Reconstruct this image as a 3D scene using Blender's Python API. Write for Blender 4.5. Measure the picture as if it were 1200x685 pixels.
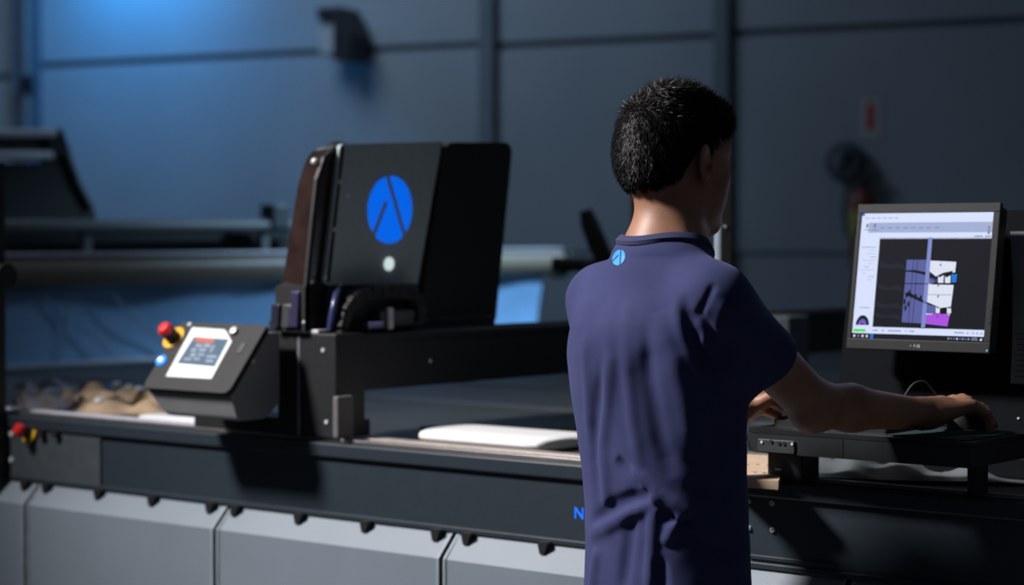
import bpy, bmesh, math, random
import numpy as np
from mathutils import Vector, Matrix
from mathutils.bvhtree import BVHTree
for _o in list(bpy.data.objects): bpy.data.objects.remove(_o)
random.seed(4); rng = np.random.default_rng(7)
S = bpy.context.scene; COL = S.collection
PI = math.pi

# ------------------------------------------------------------------ camera
FPX = 2333.0                       # focal length in pixels of a 1200 px wide frame
YAW = math.radians(38.8); PITCH = math.radians(1.363); EYE = 1.52
FWD = np.array([-math.sin(YAW), math.cos(YAW), 0.0]); RGT = np.array([math.cos(YAW), math.sin(YAW), 0.0])
cam_d = bpy.data.cameras.new('camera'); cam = bpy.data.objects.new('camera', cam_d); COL.objects.link(cam)
cam.location = (0, 0, EYE); cam.rotation_euler = (PI/2 - PITCH, 0, YAW)
cam_d.sensor_width = 36; cam_d.lens = FPX/1200*36; cam_d.clip_end = 100
cam_d.dof.use_dof = True; cam_d.dof.focus_distance = 3.38; cam_d.dof.aperture_fstop = 2.6
S.camera = cam
# ------------------------------------------------------------------ world, exposure
w = bpy.data.worlds.new('world'); S.world = w; w.use_nodes = True
w.node_tree.nodes['Background'].inputs[0].default_value = (0.35, 0.42, 0.55, 1)
w.node_tree.nodes['Background'].inputs[1].default_value = 0.085
S.view_settings.view_transform = 'Standard'; S.view_settings.look = 'None'
S.view_settings.gamma = 1; S.view_settings.exposure = 0.0; S.view_settings.use_curve_mapping = False

def aim(o, target):
    o.rotation_euler = (Vector(target) - o.location).to_track_quat('-Z', 'Y').to_euler()
def light(name, kind, loc, target, power, color, size=0.3, size_y=None, spot=60, blend=0.5):
    l = bpy.data.lights.new(name, kind); l.energy = power; l.color = color
    if kind == 'AREA':
        l.size = size
        if size_y: l.shape = 'RECTANGLE'; l.size_y = size_y
    if kind == 'SPOT':
        l.shadow_soft_size = size; l.spot_size = math.radians(spot); l.spot_blend = blend
    o = bpy.data.objects.new(name, l); COL.objects.link(o); o.location = loc; aim(o, target); return o
# key: hall flood lamp high up on the left of the operator
light('key_lamp', 'SPOT', (-5.3, -0.12, 5.2), (-2.30, 3.1, 1.1), 2700, (1.0, 0.95, 0.94), size=0.42, spot=46, blend=1.0)
# unseen fill lights added to brighten roll feeder and bed, and the blue lamp grazing the wall at the upper left
light('feeder_lamp', 'SPOT', (-3.9, 8.6, 3.6), (-5.95, 7.0, 1.15), 800, (0.44, 0.71, 1.0), size=0.3, spot=52, blend=1.0)
light('hall_lamp', 'AREA', (-8.6, 6.6, 5.4), (-10.2, 8.9, 1.5), 82, (0.49, 0.70, 1.0), size=2.0)
light('bed_lamp', 'SPOT', (-3.3, 6.6, 4.6), (-3.6, 5.2, 0.9), 90, (0.60, 0.78, 1.0), size=0.6, spot=80, blend=0.8)
light('wall_lamp_blue', 'SPOT', (-10.55, 8.55, 4.1), (-10.60, 9.18, 3.0), 170, (0.005, 0.34, 1.0), size=0.15, spot=125, blend=1.0)

# ------------------------------------------------------------------ helpers
def ray(px, py):
    u = (px-600)/FPX; v = (342.5-py)/FPX
    c, s = math.cos(PITCH), math.sin(PITCH)
    return RGT*u + FWD*(c+v*s) + np.array([0, 0, v*c-s])
def W(px, py, X=None, Y=None, Z=None, A=None):
    """real-world point seen at pixel (px,py) on a world plane X=, Y=, Z= or at forward distance A"""
    r = ray(px, py); o = np.array([0, 0, EYE])
    if X is not None: t = X/r[0]
    elif Y is not None: t = Y/r[1]
    elif Z is not None: t = (Z-EYE)/r[2]
    else: t = A/float(r @ FWD)
    return o + r*t

MATS = {}
def mat(name, col, rough=0.6, metal=0.0, var=0.12, scale=30, bump=0.0, bscale=200, spec=0.5, emit=None, estr=1.0, coat=0.0, alpha=None, trans=0.0):
    if name in MATS: return MATS[name]
    m = bpy.data.materials.new(name); m.use_nodes = True; nt = m.node_tree; N = nt.nodes; L = nt.links
    b = N['Principled BSDF']; tc = N.new('ShaderNodeTexCoord')
    no = N.new('ShaderNodeTexNoise'); no.inputs['Scale'].default_value = scale; no.inputs['Detail'].default_value = 5
    L.new(tc.outputs['Object'], no.inputs['Vector'])
    cr = N.new('ShaderNodeValToRGB'); cr.color_ramp.elements[0].position = 0.3; cr.color_ramp.elements[1].position = 0.7
    cr.color_ramp.elements[0].color = (*[max(0, c*(1-var)) for c in col], 1); cr.color_ramp.elements[1].color = (*[min(1, c*(1+var)) for c in col], 1)
    L.new(no.outputs['Fac'], cr.inputs['Fac']); L.new(cr.outputs['Color'], b.inputs['Base Color'])
    b.inputs['Roughness'].default_value = rough; b.inputs['Metallic'].default_value = metal
    b.inputs['Specular IOR Level'].default_value = spec; b.inputs['Coat Weight'].default_value = coat
    if trans: b.inputs['Transmission Weight'].default_value = trans
    if alpha is not None: b.inputs['Alpha'].default_value = alpha
    if bump:
        n2 = N.new('ShaderNodeTexNoise'); n2.inputs['Scale'].default_value = bscale; n2.inputs['Detail'].default_value = 4
        L.new(tc.outputs['Object'], n2.inputs['Vector'])
        bp = N.new('ShaderNodeBump'); bp.inputs['Strength'].default_value = bump; bp.inputs['Distance'].default_value = 0.002
        L.new(n2.outputs['Fac'], bp.inputs['Height']); L.new(bp.outputs['Normal'], b.inputs['Normal'])
    if emit:
        b.inputs['Emission Color'].default_value = (*emit, 1); b.inputs['Emission Strength'].default_value = estr
    MATS[name] = m; return m

class MB:
    """collects shapes; frame = (origin, ex, ey, ez) maps local to world"""
    def __init__(s, frame=None): s.v = []; s.f = []; s.mi = []; s.frame = frame
    def add(s, vs, fs, mi=0):
        o = len(s.v)
        if s.frame is not None:
            O, ex, ey, ez = s.frame
            vs = [np.array(O)+ex*v[0]+ey*v[1]+ez*v[2] for v in vs]
        s.v += [tuple(float(c) for c in v) for v in vs]; s.f += [[i+o for i in f] for f in fs]; s.mi += [mi]*len(fs); return s
    def box(s, x0, y0, z0, x1, y1, z1, bev=0.0, mi=0):
        if x0 > x1: x0, x1 = x1, x0
        if y0 > y1: y0, y1 = y1, y0
        if z0 > z1: z0, z1 = z1, z0
        if bev <= 0:
            vs = [(x, y, z) for z in (z0, z1) for y in (y0, y1) for x in (x0, x1)]
            return s.add(vs, [(0,2,3,1), (4,5,7,6), (0,1,5,4), (2,6,7,3), (0,4,6,2), (1,3,7,5)], mi)
        bm = bmesh.new(); bmesh.ops.create_cube(bm, size=1)
        for v in bm.verts: v.co = (v.co.x*(x1-x0)+(x0+x1)/2, v.co.y*(y1-y0)+(y0+y1)/2, v.co.z*(z1-z0)+(z0+z1)/2)
        bmesh.ops.bevel(bm, geom=bm.edges[:], offset=min(bev, .49*min(x1-x0, y1-y0, z1-z0)), segments=2, profile=.5, affect='EDGES')
        bm.verts.ensure_lookup_table(); vs = [v.co[:] for v in bm.verts]; fs = [[v.index for v in f.verts] for f in bm.faces]; bm.free()
        return s.add(vs, fs, mi)
    def prism(s, poly, a, b, axis='x', mi=0):
        """poly of 2D points, extruded from a to b along axis. x: (y,z); y: (x,z); z: (x,y)"""
        def p3(p, t): return {'x': (t, p[0], p[1]), 'y': (p[0], t, p[1]), 'z': (p[0], p[1], t)}[axis]
        n = len(poly); vs = [p3(p, a) for p in poly]+[p3(p, b) for p in poly]
        return s.add(vs, [list(range(n))[::-1], list(range(n, 2*n))]+[(i, (i+1) % n, n+(i+1) % n, n+i) for i in range(n)], mi)
    def tube(s, pts, r, n=16, cap=True, mi=0):
        P = [Vector(p) for p in pts]; rr = r if hasattr(r, '__len__') else [r]*len(P)
        vs = []; fs = []; prev = None
        for i, p in enumerate(P):
            t = (P[min(i+1, len(P)-1)]-P[max(i-1, 0)]).normalized()
            if prev is None: x = t.orthogonal().normalized()
            else: x = (prev-t*prev.dot(t)).normalized()
            prev = x; y = t.cross(x)
            for k in range(n):
                a = 2*PI*k/n; vs.append(p+(x*math.cos(a)+y*math.sin(a))*rr[i])
        for i in range(len(P)-1):
            for k in range(n): fs.append((i*n+k, i*n+(k+1) % n, (i+1)*n+(k+1) % n, (i+1)*n+k))
        if cap: fs.append(list(range(n))[::-1]); fs.append([(len(P)-1)*n+k for k in range(n)])
        return s.add(vs, fs, mi)
    def cyl(s, c, axis, r, h, n=24, mi=0, r2=None):
        c = Vector(c); a = Vector(axis).normalized(); return s.tube([c, c+a*h], [r, r if r2 is None else r2], n, True, mi)
    def lathe(s, c, axis, prof, n=24, mi=0):
        c = Vector(c); a = Vector(axis).normalized()
        return s.tube_raw([c+a*h for h, r in prof], [max(r, 1e-4) for h, r in prof], a, n, mi)
    def tube_raw(s, P, rr, t, n, mi):
        x = t.orthogonal().normalized(); y = t.cross(x); vs = []; fs = []
        for p, r in zip(P, rr):
            for k in range(n):
                a = 2*PI*k/n; vs.append(p+(x*math.cos(a)+y*math.sin(a))*r)
        for i in range(len(P)-1):
            for k in range(n): fs.append((i*n+k, i*n+(k+1) % n, (i+1)*n+(k+1) % n, (i+1)*n+k))
        fs.append(list(range(n))[::-1]); fs.append([(len(P)-1)*n+k for k in range(n)])
        return s.add(vs, fs, mi)
    def sphere(s, c, rad, n=20, m=12, mi=0):
        rx, ry, rz = rad if hasattr(rad, '__len__') else (rad,)*3
        vs = [(c[0], c[1], c[2]-rz)]; fs = []
        for j in range(1, m):
            ph = PI*j/m - PI/2
            for i in range(n): vs.append((c[0]+rx*math.cos(ph)*math.cos(2*PI*i/n), c[1]+ry*math.cos(ph)*math.sin(2*PI*i/n), c[2]+rz*math.sin(ph)))
        vs.append((c[0], c[1], c[2]+rz)); e = len(vs)-1
        for i in range(n): fs.append((0, 1+(i+1) % n, 1+i)); fs.append((e, e-n+i, e-n+(i+1) % n))
        for j in range(m-2):
            for i in range(n): a = 1+j*n; fs.append((a+i, a+(i+1) % n, a+n+(i+1) % n, a+n+i))
        return s.add(vs, fs, mi)

LOCS = {}
def build(name, mb, m, parent=None, smooth=False, base=None, kind=None, label=None):
    V = np.array(mb.v, dtype=float)
    if parent is not None: org = np.array(LOCS[parent.name])
    elif base is not None: org = np.array(base, float)
    else: org = np.array([(V[:, 0].min()+V[:, 0].max())/2, (V[:, 1].min()+V[:, 1].max())/2, V[:, 2].min()])
    me = bpy.data.meshes.new(name); me.from_pydata((V-org).tolist(), [], mb.f)
    ms = m if isinstance(m, (list, tuple)) else [m]
    for q in ms: me.materials.append(q)
    if len(ms) > 1: me.polygons.foreach_set('material_index', mb.mi)
    bm = bmesh.new(); bm.from_mesh(me); bmesh.ops.recalc_face_normals(bm, faces=bm.faces)
    if smooth:
        for f in bm.faces: f.smooth = True
        for e in bm.edges:
            if len(e.link_faces) == 2 and e.calc_face_angle(0) > math.radians(38): e.smooth = False
    bm.to_mesh(me); bm.free(); me.update()
    o = bpy.data.objects.new(name, me); COL.objects.link(o)
    if parent is not None: o.parent = parent; LOCS[o.name] = org
    else: o.location = org; LOCS[o.name] = org
    if kind: o['kind'] = kind
    if label: o['label'] = label
    return o
def thing(name, label, cat, loc, group=None):
    o = bpy.data.objects.new(name, None); COL.objects.link(o); o.location = [float(c) for c in loc]; LOCS[o.name] = np.array(loc, float)
    o.empty_display_size = .05; o['label'] = label; o['category'] = cat
    if group: o['group'] = group
    return o
def tag(o, label, cat, group=None):
    o['label'] = label; o['category'] = cat
    if group: o['group'] = group
    return o
def text_mesh(body, size, name, m, M, parent, depth=0.0004):
    c = bpy.data.curves.new(name, 'FONT'); c.body = body; c.size = size; c.extrude = depth; c.resolution_u = 2
    t = bpy.data.objects.new(name, c); me = bpy.data.meshes.new_from_object(t); bpy.data.objects.remove(t)
    me.transform(M @ Matrix.Identity(4))
    org = LOCS[parent.name]; me.transform(Matrix.Translation(-Vector(org)))
    me.materials.clear(); me.materials.append(m)
    o = bpy.data.objects.new(name, me); COL.objects.link(o); o.parent = parent; LOCS[o.name] = org; return o

# ------------------------------------------------------------------ materials
M_black = mat('black_paint', (.012, .013, .015), .5, bump=.1, spec=.5)
M_black2 = mat('black_matte', (.010, .011, .012), .65, spec=.4)
M_char = mat('charcoal_paint', (.060, .078, .088), .5, bump=.08)
M_slate = mat('slate_paint', (.020, .031, .042), .45, var=.06, bump=.15)
M_slate2 = mat('slate_paint_lip', (.022, .032, .042), .4, var=.06)
M_panel = mat('pale_grey_panel', (.175, .215, .255), .5, var=.05, scale=6, bump=.12)
M_grey = mat('mid_grey_plastic', (.22, .225, .235), .5, var=.05)
M_alu = mat('brushed_aluminium', (.72, .70, .76), .28, metal=.2, var=.1, scale=60)
M_steel = mat('bright_screw', (.8, .82, .84), .25, metal=.2)
M_steel_d = mat('dull_rail', (.30, .28, .27), .35, metal=.9)
M_blue = mat('blue_print', (.004, .13, .85), .5, var=.03, emit=(.0, .15, .95), estr=.75)  # emission added to brighten the print, which is no lamp
M_blue_sheet = mat('blue_sheet', (.24, .44, .70), .45, var=.22, scale=2.2, bump=.4, bscale=6)
M_white = mat('white_plastic', (.95, .95, .94), .3, var=.03)
M_red = mat('red_plastic', (.65, .015, .015), .4, var=.04)
M_yellow = mat('yellow_plastic', (.75, .42, .01), .45, var=.05)
M_beige = mat('beige_cloth', (.50, .36, .23), .9, var=.3, scale=14, bump=.5, bscale=90)
M_greycloth = mat('grey_film', (.11, .125, .135), .35, var=.25, scale=7, bump=.5, bscale=12)
M_tube = mat('grey_brown_tube', (.23, .18, .13), .45, var=.08)
M_bar = mat('dull_bar', (.17, .18, .18), .5)
M_surf = mat('cutting_mat', (.032, .036, .038), .45, var=.2, scale=5)
M_amber = mat('smoked_cover', (.022, .012, .010), .18, var=.6, scale=12, coat=.3)
M_wall = None

# ------------------------------------------------------------------ setting: floor, wall
def wall_mat():
    m = bpy.data.materials.new('painted_concrete'); m.use_nodes = True; N = m.node_tree.nodes; L = m.node_tree.links
    b = N['Principled BSDF']; tc = N.new('ShaderNodeTexCoord'); a = N.new('ShaderNodeTexNoise'); a.inputs['Scale'].default_value = .7; a.inputs['Detail'].default_value = 8
    L.new(tc.outputs['Object'], a.inputs['Vector']); r = N.new('ShaderNodeValToRGB')
    r.color_ramp.elements[0].color = (.26, .285, .30, 1); r.color_ramp.elements[1].color = (.36, .385, .40, 1)
    r.color_ramp.elements[0].position = .3; r.color_ramp.elements[1].position = .75
    L.new(a.outputs['Fac'], r.inputs['Fac']); L.new(r.outputs['Color'], b.inputs['Base Color']); b.inputs['Roughness'].default_value = .8
    return m
M_wall = wall_mat(); M_joint = mat('wall_joint', (.15, .175, .19), .8)
M_floor = mat('floor_concrete', (.10, .105, .11), .5, var=.25, scale=2, bump=.2)
fl = build('floor', MB().box(-16, -5, -.05, 8, 18, 0), M_floor, kind='structure')
A0 = 12.6; wdir = FWD*.43-RGT*.903; wdir /= np.linalg.norm(wdir)
WR = -wdir; WN = np.array([WR[1], -WR[0], 0.0])
if WN @ FWD > 0: WN = -WN
WO = FWD*A0
WF = (WO, WR, WN, np.array([0, 0, 1.0]))     # wall frame: s to the right, n out towards the hall, z up
def wall_sz(px, py):
    r = ray(px, py); o = np.array([0, 0, EYE]); t = ((WO-o) @ WN)/(r @ WN); p = o+r*t
    return float((p-WO) @ WR), float(p[2])
wb = build('wall_back', MB(WF).box(-7.2, -.25, 0, 7.5, -.03, 5.6), M_joint, base=(*(WO-WN*.2)[:2], 0), kind='structure')
seams = [wall_sz(p, 100)[0] for p in (36, 574, 848)]
edges_s = [-7.2]+seams+[7.5]
zj = [wall_sz(330, 76)[1], wall_sz(575, 52)[1], wall_sz(700, 49)[1], wall_sz(1000, 33)[1]]
for i in range(4):
    a, b = edges_s[i]+.05, edges_s[i+1]-.05
    for (z0, z1) in ((0.0, 1.465), (1.475, zj[i]-.022), (zj[i]+.022, 4.3), (4.35, 5.6)):
        if i == 1 and z0 > 1.4 and z0 < 2:            # this bay has its joint higher up on the right half
            pass
        build('wall_panel', MB(WF).box(a, -.03, z0, b, 0.0 if z0 > 1 else -.015, z1, bev=.006), M_wall, wb)
for s_, wd in ((seams[1], .050), (seams[2], .045)):
    build('column', MB(WF).box(s_-wd, -.03, 0, s_+wd, .06, 5.6), M_joint, wb)
s0 = wall_sz(36, 100)[0]
build('column', MB(WF).box(s0-.10, -.03, 0, s0+.10, .09, 5.6), mat('column_steel', (.10, .12, .14), .7), wb)

def onwall(px, py, n=0.0):
    s_, z_ = wall_sz(px, py); return s_, n, z_
# conduit with clamp on the left column
s_, _, z_ = onwall(44, 100)
cd = thing('conduit', 'thin grey conduit running up the column at the left edge of the wall', 'pipe', WO+WR*s_+WN*.13)
mb = MB(WF); mb.tube([(s_, .12, 0.0), (s_, .12, 5.5)], .022); build('pipe', mb, M_bar, cd, True)
mb = MB(WF); mb.box(s_-.045, .088, z_-.06, s_+.045, .15, z_+.06, .008); build('clamp', mb, M_black, cd)
# wall mounted flood lamp (off)
s_, _, z_ = onwall(410, 45)
fl_ = thing('wall_floodlight', 'small pale box lamp with a dark hood mounted high on the wall', 'wall lamp', WO+WR*s_+WN*.0+np.array([0, 0, z_-.15]))
mb = MB(WF); mb.box(s_-.085, .10, z_-.13, s_+.045, .26, z_+.10, .02); build('lamp_body', mb, mat('lamp_grey', (.42, .44, .42), .6), fl_)
mb = MB(WF); mb.prism([(s_-.07, z_+.10), (s_-.07, z_+.17), (s_+.10, z_+.17), (s_+.19, z_+.0), (s_+.17, z_-.17), (s_+.05, z_-.17), (s_+.05, z_+.10)], .06, .30, 'y'); build('hood', mb, M_black, fl_)
mb = MB(WF); mb.box(s_+.0, 0, z_-.06, s_+.12, .08, z_+.06, .01); build('bracket', mb, M_black, fl_)
# red and white sign
s_, _, z_ = onwall(1020, 140)
sg = thing('fire_sign', 'small white and red fire sign on the wall above the coiled hose', 'sign', WO+WR*s_+WN*.01+np.array([0, 0, z_-.12]))
build('sign_plate', MB(WF).box(s_-.06, .0, z_-.125, s_+.07, .006, z_+.125), mat('sign_white', (.38, .36, .34), .6), sg)
build('red_symbol', MB(WF).prism([(s_-.020, z_-.055), (s_+.025, z_-.055), (s_+.025, z_+.07), (s_+.01, z_+.10), (s_-.01, z_+.10), (s_-.020, z_+.07)], .006, .009, 'y'), mat('sign_red', (.45, .03, .02), .6), sg)
# coiled hose on the wall and extinguisher
s_, _, z_ = onwall(994, 190)
hc = thing('coiled_hose', 'dark coiled hose hanging on the wall under the red and white sign', 'hose', WO+WR*s_+WN*.02+np.array([0, 0, z_-.15]))
for q in range(3):
    R_ = .105-.008*q; mb = MB(WF)
    mb.tube([(s_+R_*math.cos(t), .05+.025*q, z_+R_*math.sin(t)) for t in np.linspace(0, 2*PI, 33)], .016, 10, False); build('hose_loop', mb, mat('hose_rubber', (.05, .065, .075), .6), hc, True)
build('hook', MB(WF).box(s_-.02, 0, z_+.03, s_+.02, .12, z_+.055, .004), M_black, hc)
s_, _, z_ = onwall(1015, 215)
ex = thing('fire_extinguisher', 'dull red fire extinguisher on the wall beside the coiled hose, partly behind the monitor', 'extinguisher', WO+WR*s_+WN*.1+np.array([0, 0, z_-.5]))
mb = MB(WF); mb.tube([(s_, .09, z_-.5), (s_, .09, z_-.48), (s_, .09, z_-.10), (s_, .09, z_-.06), (s_, .09, z_-.03)], [.06, .07, .07, .05, .025], 18); build('cylinder', mb, mat('ext_red', (.20, .035, .02), .5), ex, True)
mb = MB(WF); mb.box(s_-.03, .06, z_-.03, s_+.03, .12, z_+.05, .006); mb.box(s_-.03, .075, z_+.04, s_+.09, .105, z_+.06, .004); build('valve', mb, M_black, ex)
mb = MB(WF); mb.tube([(s_-.03, .1, z_), (s_-.09, .11, z_-.04), (s_-.10, .11, z_-.16), (s_-.085, .1, z_-.3)], .012, 8); build('hose', mb, M_black, ex, True)
build('label_band', MB(WF).tube([(s_, .09, z_-.30), (s_, .09, z_-.16)], .0712, 18), mat('ext_yellow', (.35, .30, .05), .6), ex, True)
build('bracket', MB(WF).box(s_-.03, 0, z_-.2, s_+.03, .03, z_-.1), M_black, ex)

# ------------------------------------------------------------------ cutting table
YF = 3.187; ZT = 1.08
XL, XR, YB = -5.86, -.35, 7.6
ct = thing('cutting_table', 'long pale grey and slate flatbed cutting table running behind the operator', 'cutting table', ((XL+XR)/2, (YF+YB)/2, 0))
def tb(name, mb, m, **k): return build(name, mb, m, ct, **k)
tb('table_surface', MB().box(XL, 3.26, 1.02, XR, YB, 1.074), M_surf)
tb('front_lip', MB().box(XL, YF, 1.048, XR, YF+.075, ZT, .004), M_slate2)
tb('front_beam', MB().box(XL, YF+.011, .917, XR, YF+.07, 1.048), M_slate)
tb('beam_flange', MB().box(XL, YF+.004, .913, XR, YF+.07, .925, .002), M_slate2)
tb('base_cabinet', MB().box(XL+.02, YF+.06, .08, XR-.02, YB-.06, .913), M_char)
tb('plinth', MB().box(XL+.1, YF+.12, 0, XR-.1, YB-.12, .08), M_black2)
tb('rear_rail', MB().box(XL, YB-.08, 1.03, XR, YB, 1.14, .004), M_char)
# bevelled front panels between the seams
def sx(px): return float(W(px, 640, Y=YF-.02)[0])
seamx = [XL+.01, sx(36), sx(258), sx(523), sx(850), sx(987), XR-.01]
def panel_poly():
    y0 = YF+.055; return [(y0, .10), (YF-.035, .10), (YF-.035, .862), (YF+.012, .9135), (y0, .9135)]
for i in range(len(seamx)-1):
    a, b = seamx[i]+.006, seamx[i+1]-.006
    mb = MB(); P = panel_poly(); mb.prism(P, a, b, 'x')
    tb('front_panel', mb, M_panel)
    # pressed edge rib beside the seam
    for e in (a, b):
        s = 1 if e == a else -1
        mb = MB(); mb.prism([(YF-.038, .10), (YF-.038, .863), (YF+.010, .9132), (YF+.02, .9132), (YF-.028, .858), (YF-.028, .10)], e, e+s*.006, 'x'); tb('edge_fold', mb, mat('panel_edge', (.27, .32, .36), .35))
for p in (31, 56, 117, 180, 248, 277, 352, 430, 513, 549, 639, 740, 820):
    x = float(W(p, 640 if p > 300 else 600, Y=YF)[0])
    mb = MB(); mb.prism([(x-.012, .918), (x-.006, .893), (x+.006, .893), (x+.014, .918)], YF-.012, YF+.008, 'y'); tb('hanger_tab', mb, M_black)
# rails along the front of the bed
tb('guide_rail', MB().box(XL, YF+.028, ZT, XR, YF+.052, ZT+.008, .002), M_steel_d)
xa, xb = float(W(418, 515, Y=3.25)[0]), float(W(700, 545, Y=3.25)[0])
tb('bed_edge_strip', MB().box(xa, YF+.056, ZT-.006, xb+.1, YF+.10, ZT+.010, .002), mat('edge_strip', (.50, .44, .40), .35, metal=.3))
tb('bed_edge_strip', MB().box(XL, YF+.056, ZT-.006, float(W(330, 500, Y=3.25)[0]), YF+.085, ZT+.012, .002), M_alu)
# thin bright profile further in and black holding bar in front of it
tb('cover_profile', MB().box(xa, 3.625, ZT-.006, xb+.2, 3.637, ZT+.004), mat('pale_edge', (.55, .50, .50), .3, metal=.6))
tb('cover_bar', MB().box(xa-.1, 3.575, ZT-.006, xb+.35, 3.62, ZT+.006, .003), M_black)
# slats of the bed surface that catch light further back
for q, y in enumerate((4.25, 4.9, 5.6, 6.4)):
    tb('bed_slat', MB().box(XL+.05, y, 1.070, XR-.05, y+.05, 1.078), mat('bed_slat_m', (.09, .10, .115), .35, metal=.3))
# end cover with emergency stop on the beam at the far left
x7 = float(W(115, 540, Y=YF)[0])
tb('beam_cover', MB().box(XL, YF+.006, .922, x7, YF+.012, 1.047), mat('cover_slate', (.055, .068, .078), .5))
for px, py in ((8, 508), (8, 538)):
    p = W(px+6, py, Y=YF+.006); tb('screw', MB().cyl((p[0], YF+.006, p[2]), (0, -1, 0), .007, .004, 12), M_steel, smooth=True)
for px in (51, 68):
    p = W(px, 507, Y=YF+.006); tb('push_button', MB().cyl((p[0], YF+.006, p[2]), (0, -1, 0), .012, .014, 16), M_black2, smooth=True)
def estop(parent, c, axis, k=1.0):
    c = Vector(c); a = Vector(axis).normalized()
    f = lambda n, mb, m: build(n, mb, m, parent, True)
    f('stop_ring', MB().lathe(c, a, [(0, .030*k), (.003*k, .030*k), (.004*k, .027*k)], 28), M_yellow)
    f('stop_collar', MB().lathe(c, a, [(.003*k, .017*k), (.022*k, .017*k)], 20), M_black)
    f('stop_knob', MB().lathe(c, a, [(.022*k, .012*k), (.026*k, .017*k), (.038*k, .0175*k), (.044*k, .013*k), (.045*k, .004*k)], 24), M_red)
p = W(33, 507, Y=YF); estop(ct, (p[0], YF+.006, p[2]), (-.12, -1, .30), .98)
# four screws on the beam right of the operator
for px, py in ((877.5, 586.5), (905.5, 589), (878, 618.5), (906, 620.5)):
    p = W(px, py, Y=YF+.011)
    tb('screw', MB().lathe((p[0], YF+.011, p[2]), (0, -1, 0), [(0, .0052), (.0035, .0052), (.005, .004)], 14), M_steel, smooth=True)
    tb('screw_recess', MB().cyl((p[0], YF+.0062, p[2]), (0, -1, 0), .0022, .0004, 6), M_black2)
p = W(674, 606, Y=YF+.011)
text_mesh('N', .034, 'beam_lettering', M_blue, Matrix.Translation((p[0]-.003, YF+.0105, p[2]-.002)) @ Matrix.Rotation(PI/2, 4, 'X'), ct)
a, b = W(945, 663, Y=YF+.011), W(979, 668, Y=YF+.011)
tb('flange_ridge', MB().box(float(W(876, 660, Y=YF)[0]), YF+.007, .930, b[0], YF+.012, .938, .001), M_slate2)

# black post at the left edge of the view
p = W(-1, 545, Y=YF-.01)
bp = thing('corner_post', 'black upright post bolted to the table front at the left edge', 'post', (p[0], YF-.015, 0))
zt = float(W(0, 190, Y=YF)[2])
build('upright', MB().box(p[0]-.06, YF-.034, 0, p[0]+.014, YF+.004, zt, .003), M_black, bp)
q_ = W(3, 323, Y=YF-.02); build('knob', MB().cyl((q_[0]+.003, YF-.02, q_[2]), (1, 0, 0), .032, .018, 20), M_black2, bp, True)
build('foot_plate', MB().box(p[0]-.09, YF-.036, 0, p[0]+.05, YF-.037+.01, .012), M_black, bp)

# ------------------------------------------------------------------ gantry with cutting head and console
XG = -3.09
gt = thing('cutting_gantry', 'black cutting gantry bridge beam spanning the table', 'gantry', (XG-.06, 3.25, ZT))
def gb(name, mb, m, **k): return build(name, mb, m, gt, **k)
gb('bridge_beam', MB().box(XG-.14, 3.26, 1.19, XG, 7.5, 1.318, .004), M_black)
gb('beam_groove', MB().box(XG, 3.40, 1.296, XG+.002, 7.4, 1.303), M_black2)
gb('beam_top_strip', MB().box(XG-.05, 3.5, 1.318, XG-.02, 7.4, 1.324), mat('dark_rail', (.08, .08, .09), .3, metal=.6))
p0, p1 = W(347, 520, Y=3.21), W(391, 523, Y=3.21)
gb('end_column', MB().box(float(W(327, 520, Y=3.21)[0]), 3.205, ZT+.009, p1[0]+.012, 3.30, 1.322, .003), M_black)
gb('column_trim', MB().box(p0[0]+.012, 3.2035, ZT+.01, p0[0]+.018, 3.205, 1.315), mat('trim_lavender', (.35, .34, .42), .35, metal=.5))
gb('column_base', MB().box(float(W(229, 505, Y=3.22)[0]), 3.215, ZT+.008, p1[0]+.01, 3.32, ZT+.045, .003), M_black)
gb('column_cap', MB().box(p0[0]-.02, 3.205, 1.322, p0[0]+.075, 3.27, 1.330, .002), M_steel)
for px, py in ((379, 410), (383, 494)):
    q = W(px, py, Y=3.205); gb('screw', MB().cyl((q[0], 3.205, q[2]), (0, -1, 0), .0045, .003, 10), M_steel, smooth=True)
q0, q1 = W(397, 470, X=XG+.005), W(416, 516, X=XG+.005)
gb('wiper_block', MB().box(XG+.018, float(W(396, 500, X=XG+.035)[1]), ZT+.012, XG+.035, float(W(415, 500, X=XG+.035)[1]), 1.185, .004), mat('block_grey', (.13, .12, .12), .6))
gb('screw', MB().cyl((XG+.03, 3.5, 1.25), (1, 0, 0), .004, .003, 8), M_steel)
gb('far_column', MB().box(XG-.14, 7.36, ZT, XG+.02, 7.5, 1.33, .004), M_black)
gb('tool_box', MB().box(*W(903, 402, X=XG+.08)[:2], 1.185, W(903, 402, X=XG+.08)[0]+.06, W(927, 402, X=XG+.08)[1], 1.315, .004), mat('toolbox_grey', (.07, .085, .095), .5))
gb('tool_bracket', MB().box(XG+.0, float(W(927, 402, X=XG+.08)[1]), 1.15, XG+.09, float(W(944, 402, X=XG+.08)[1]), 1.315, .003), M_black)

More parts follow.
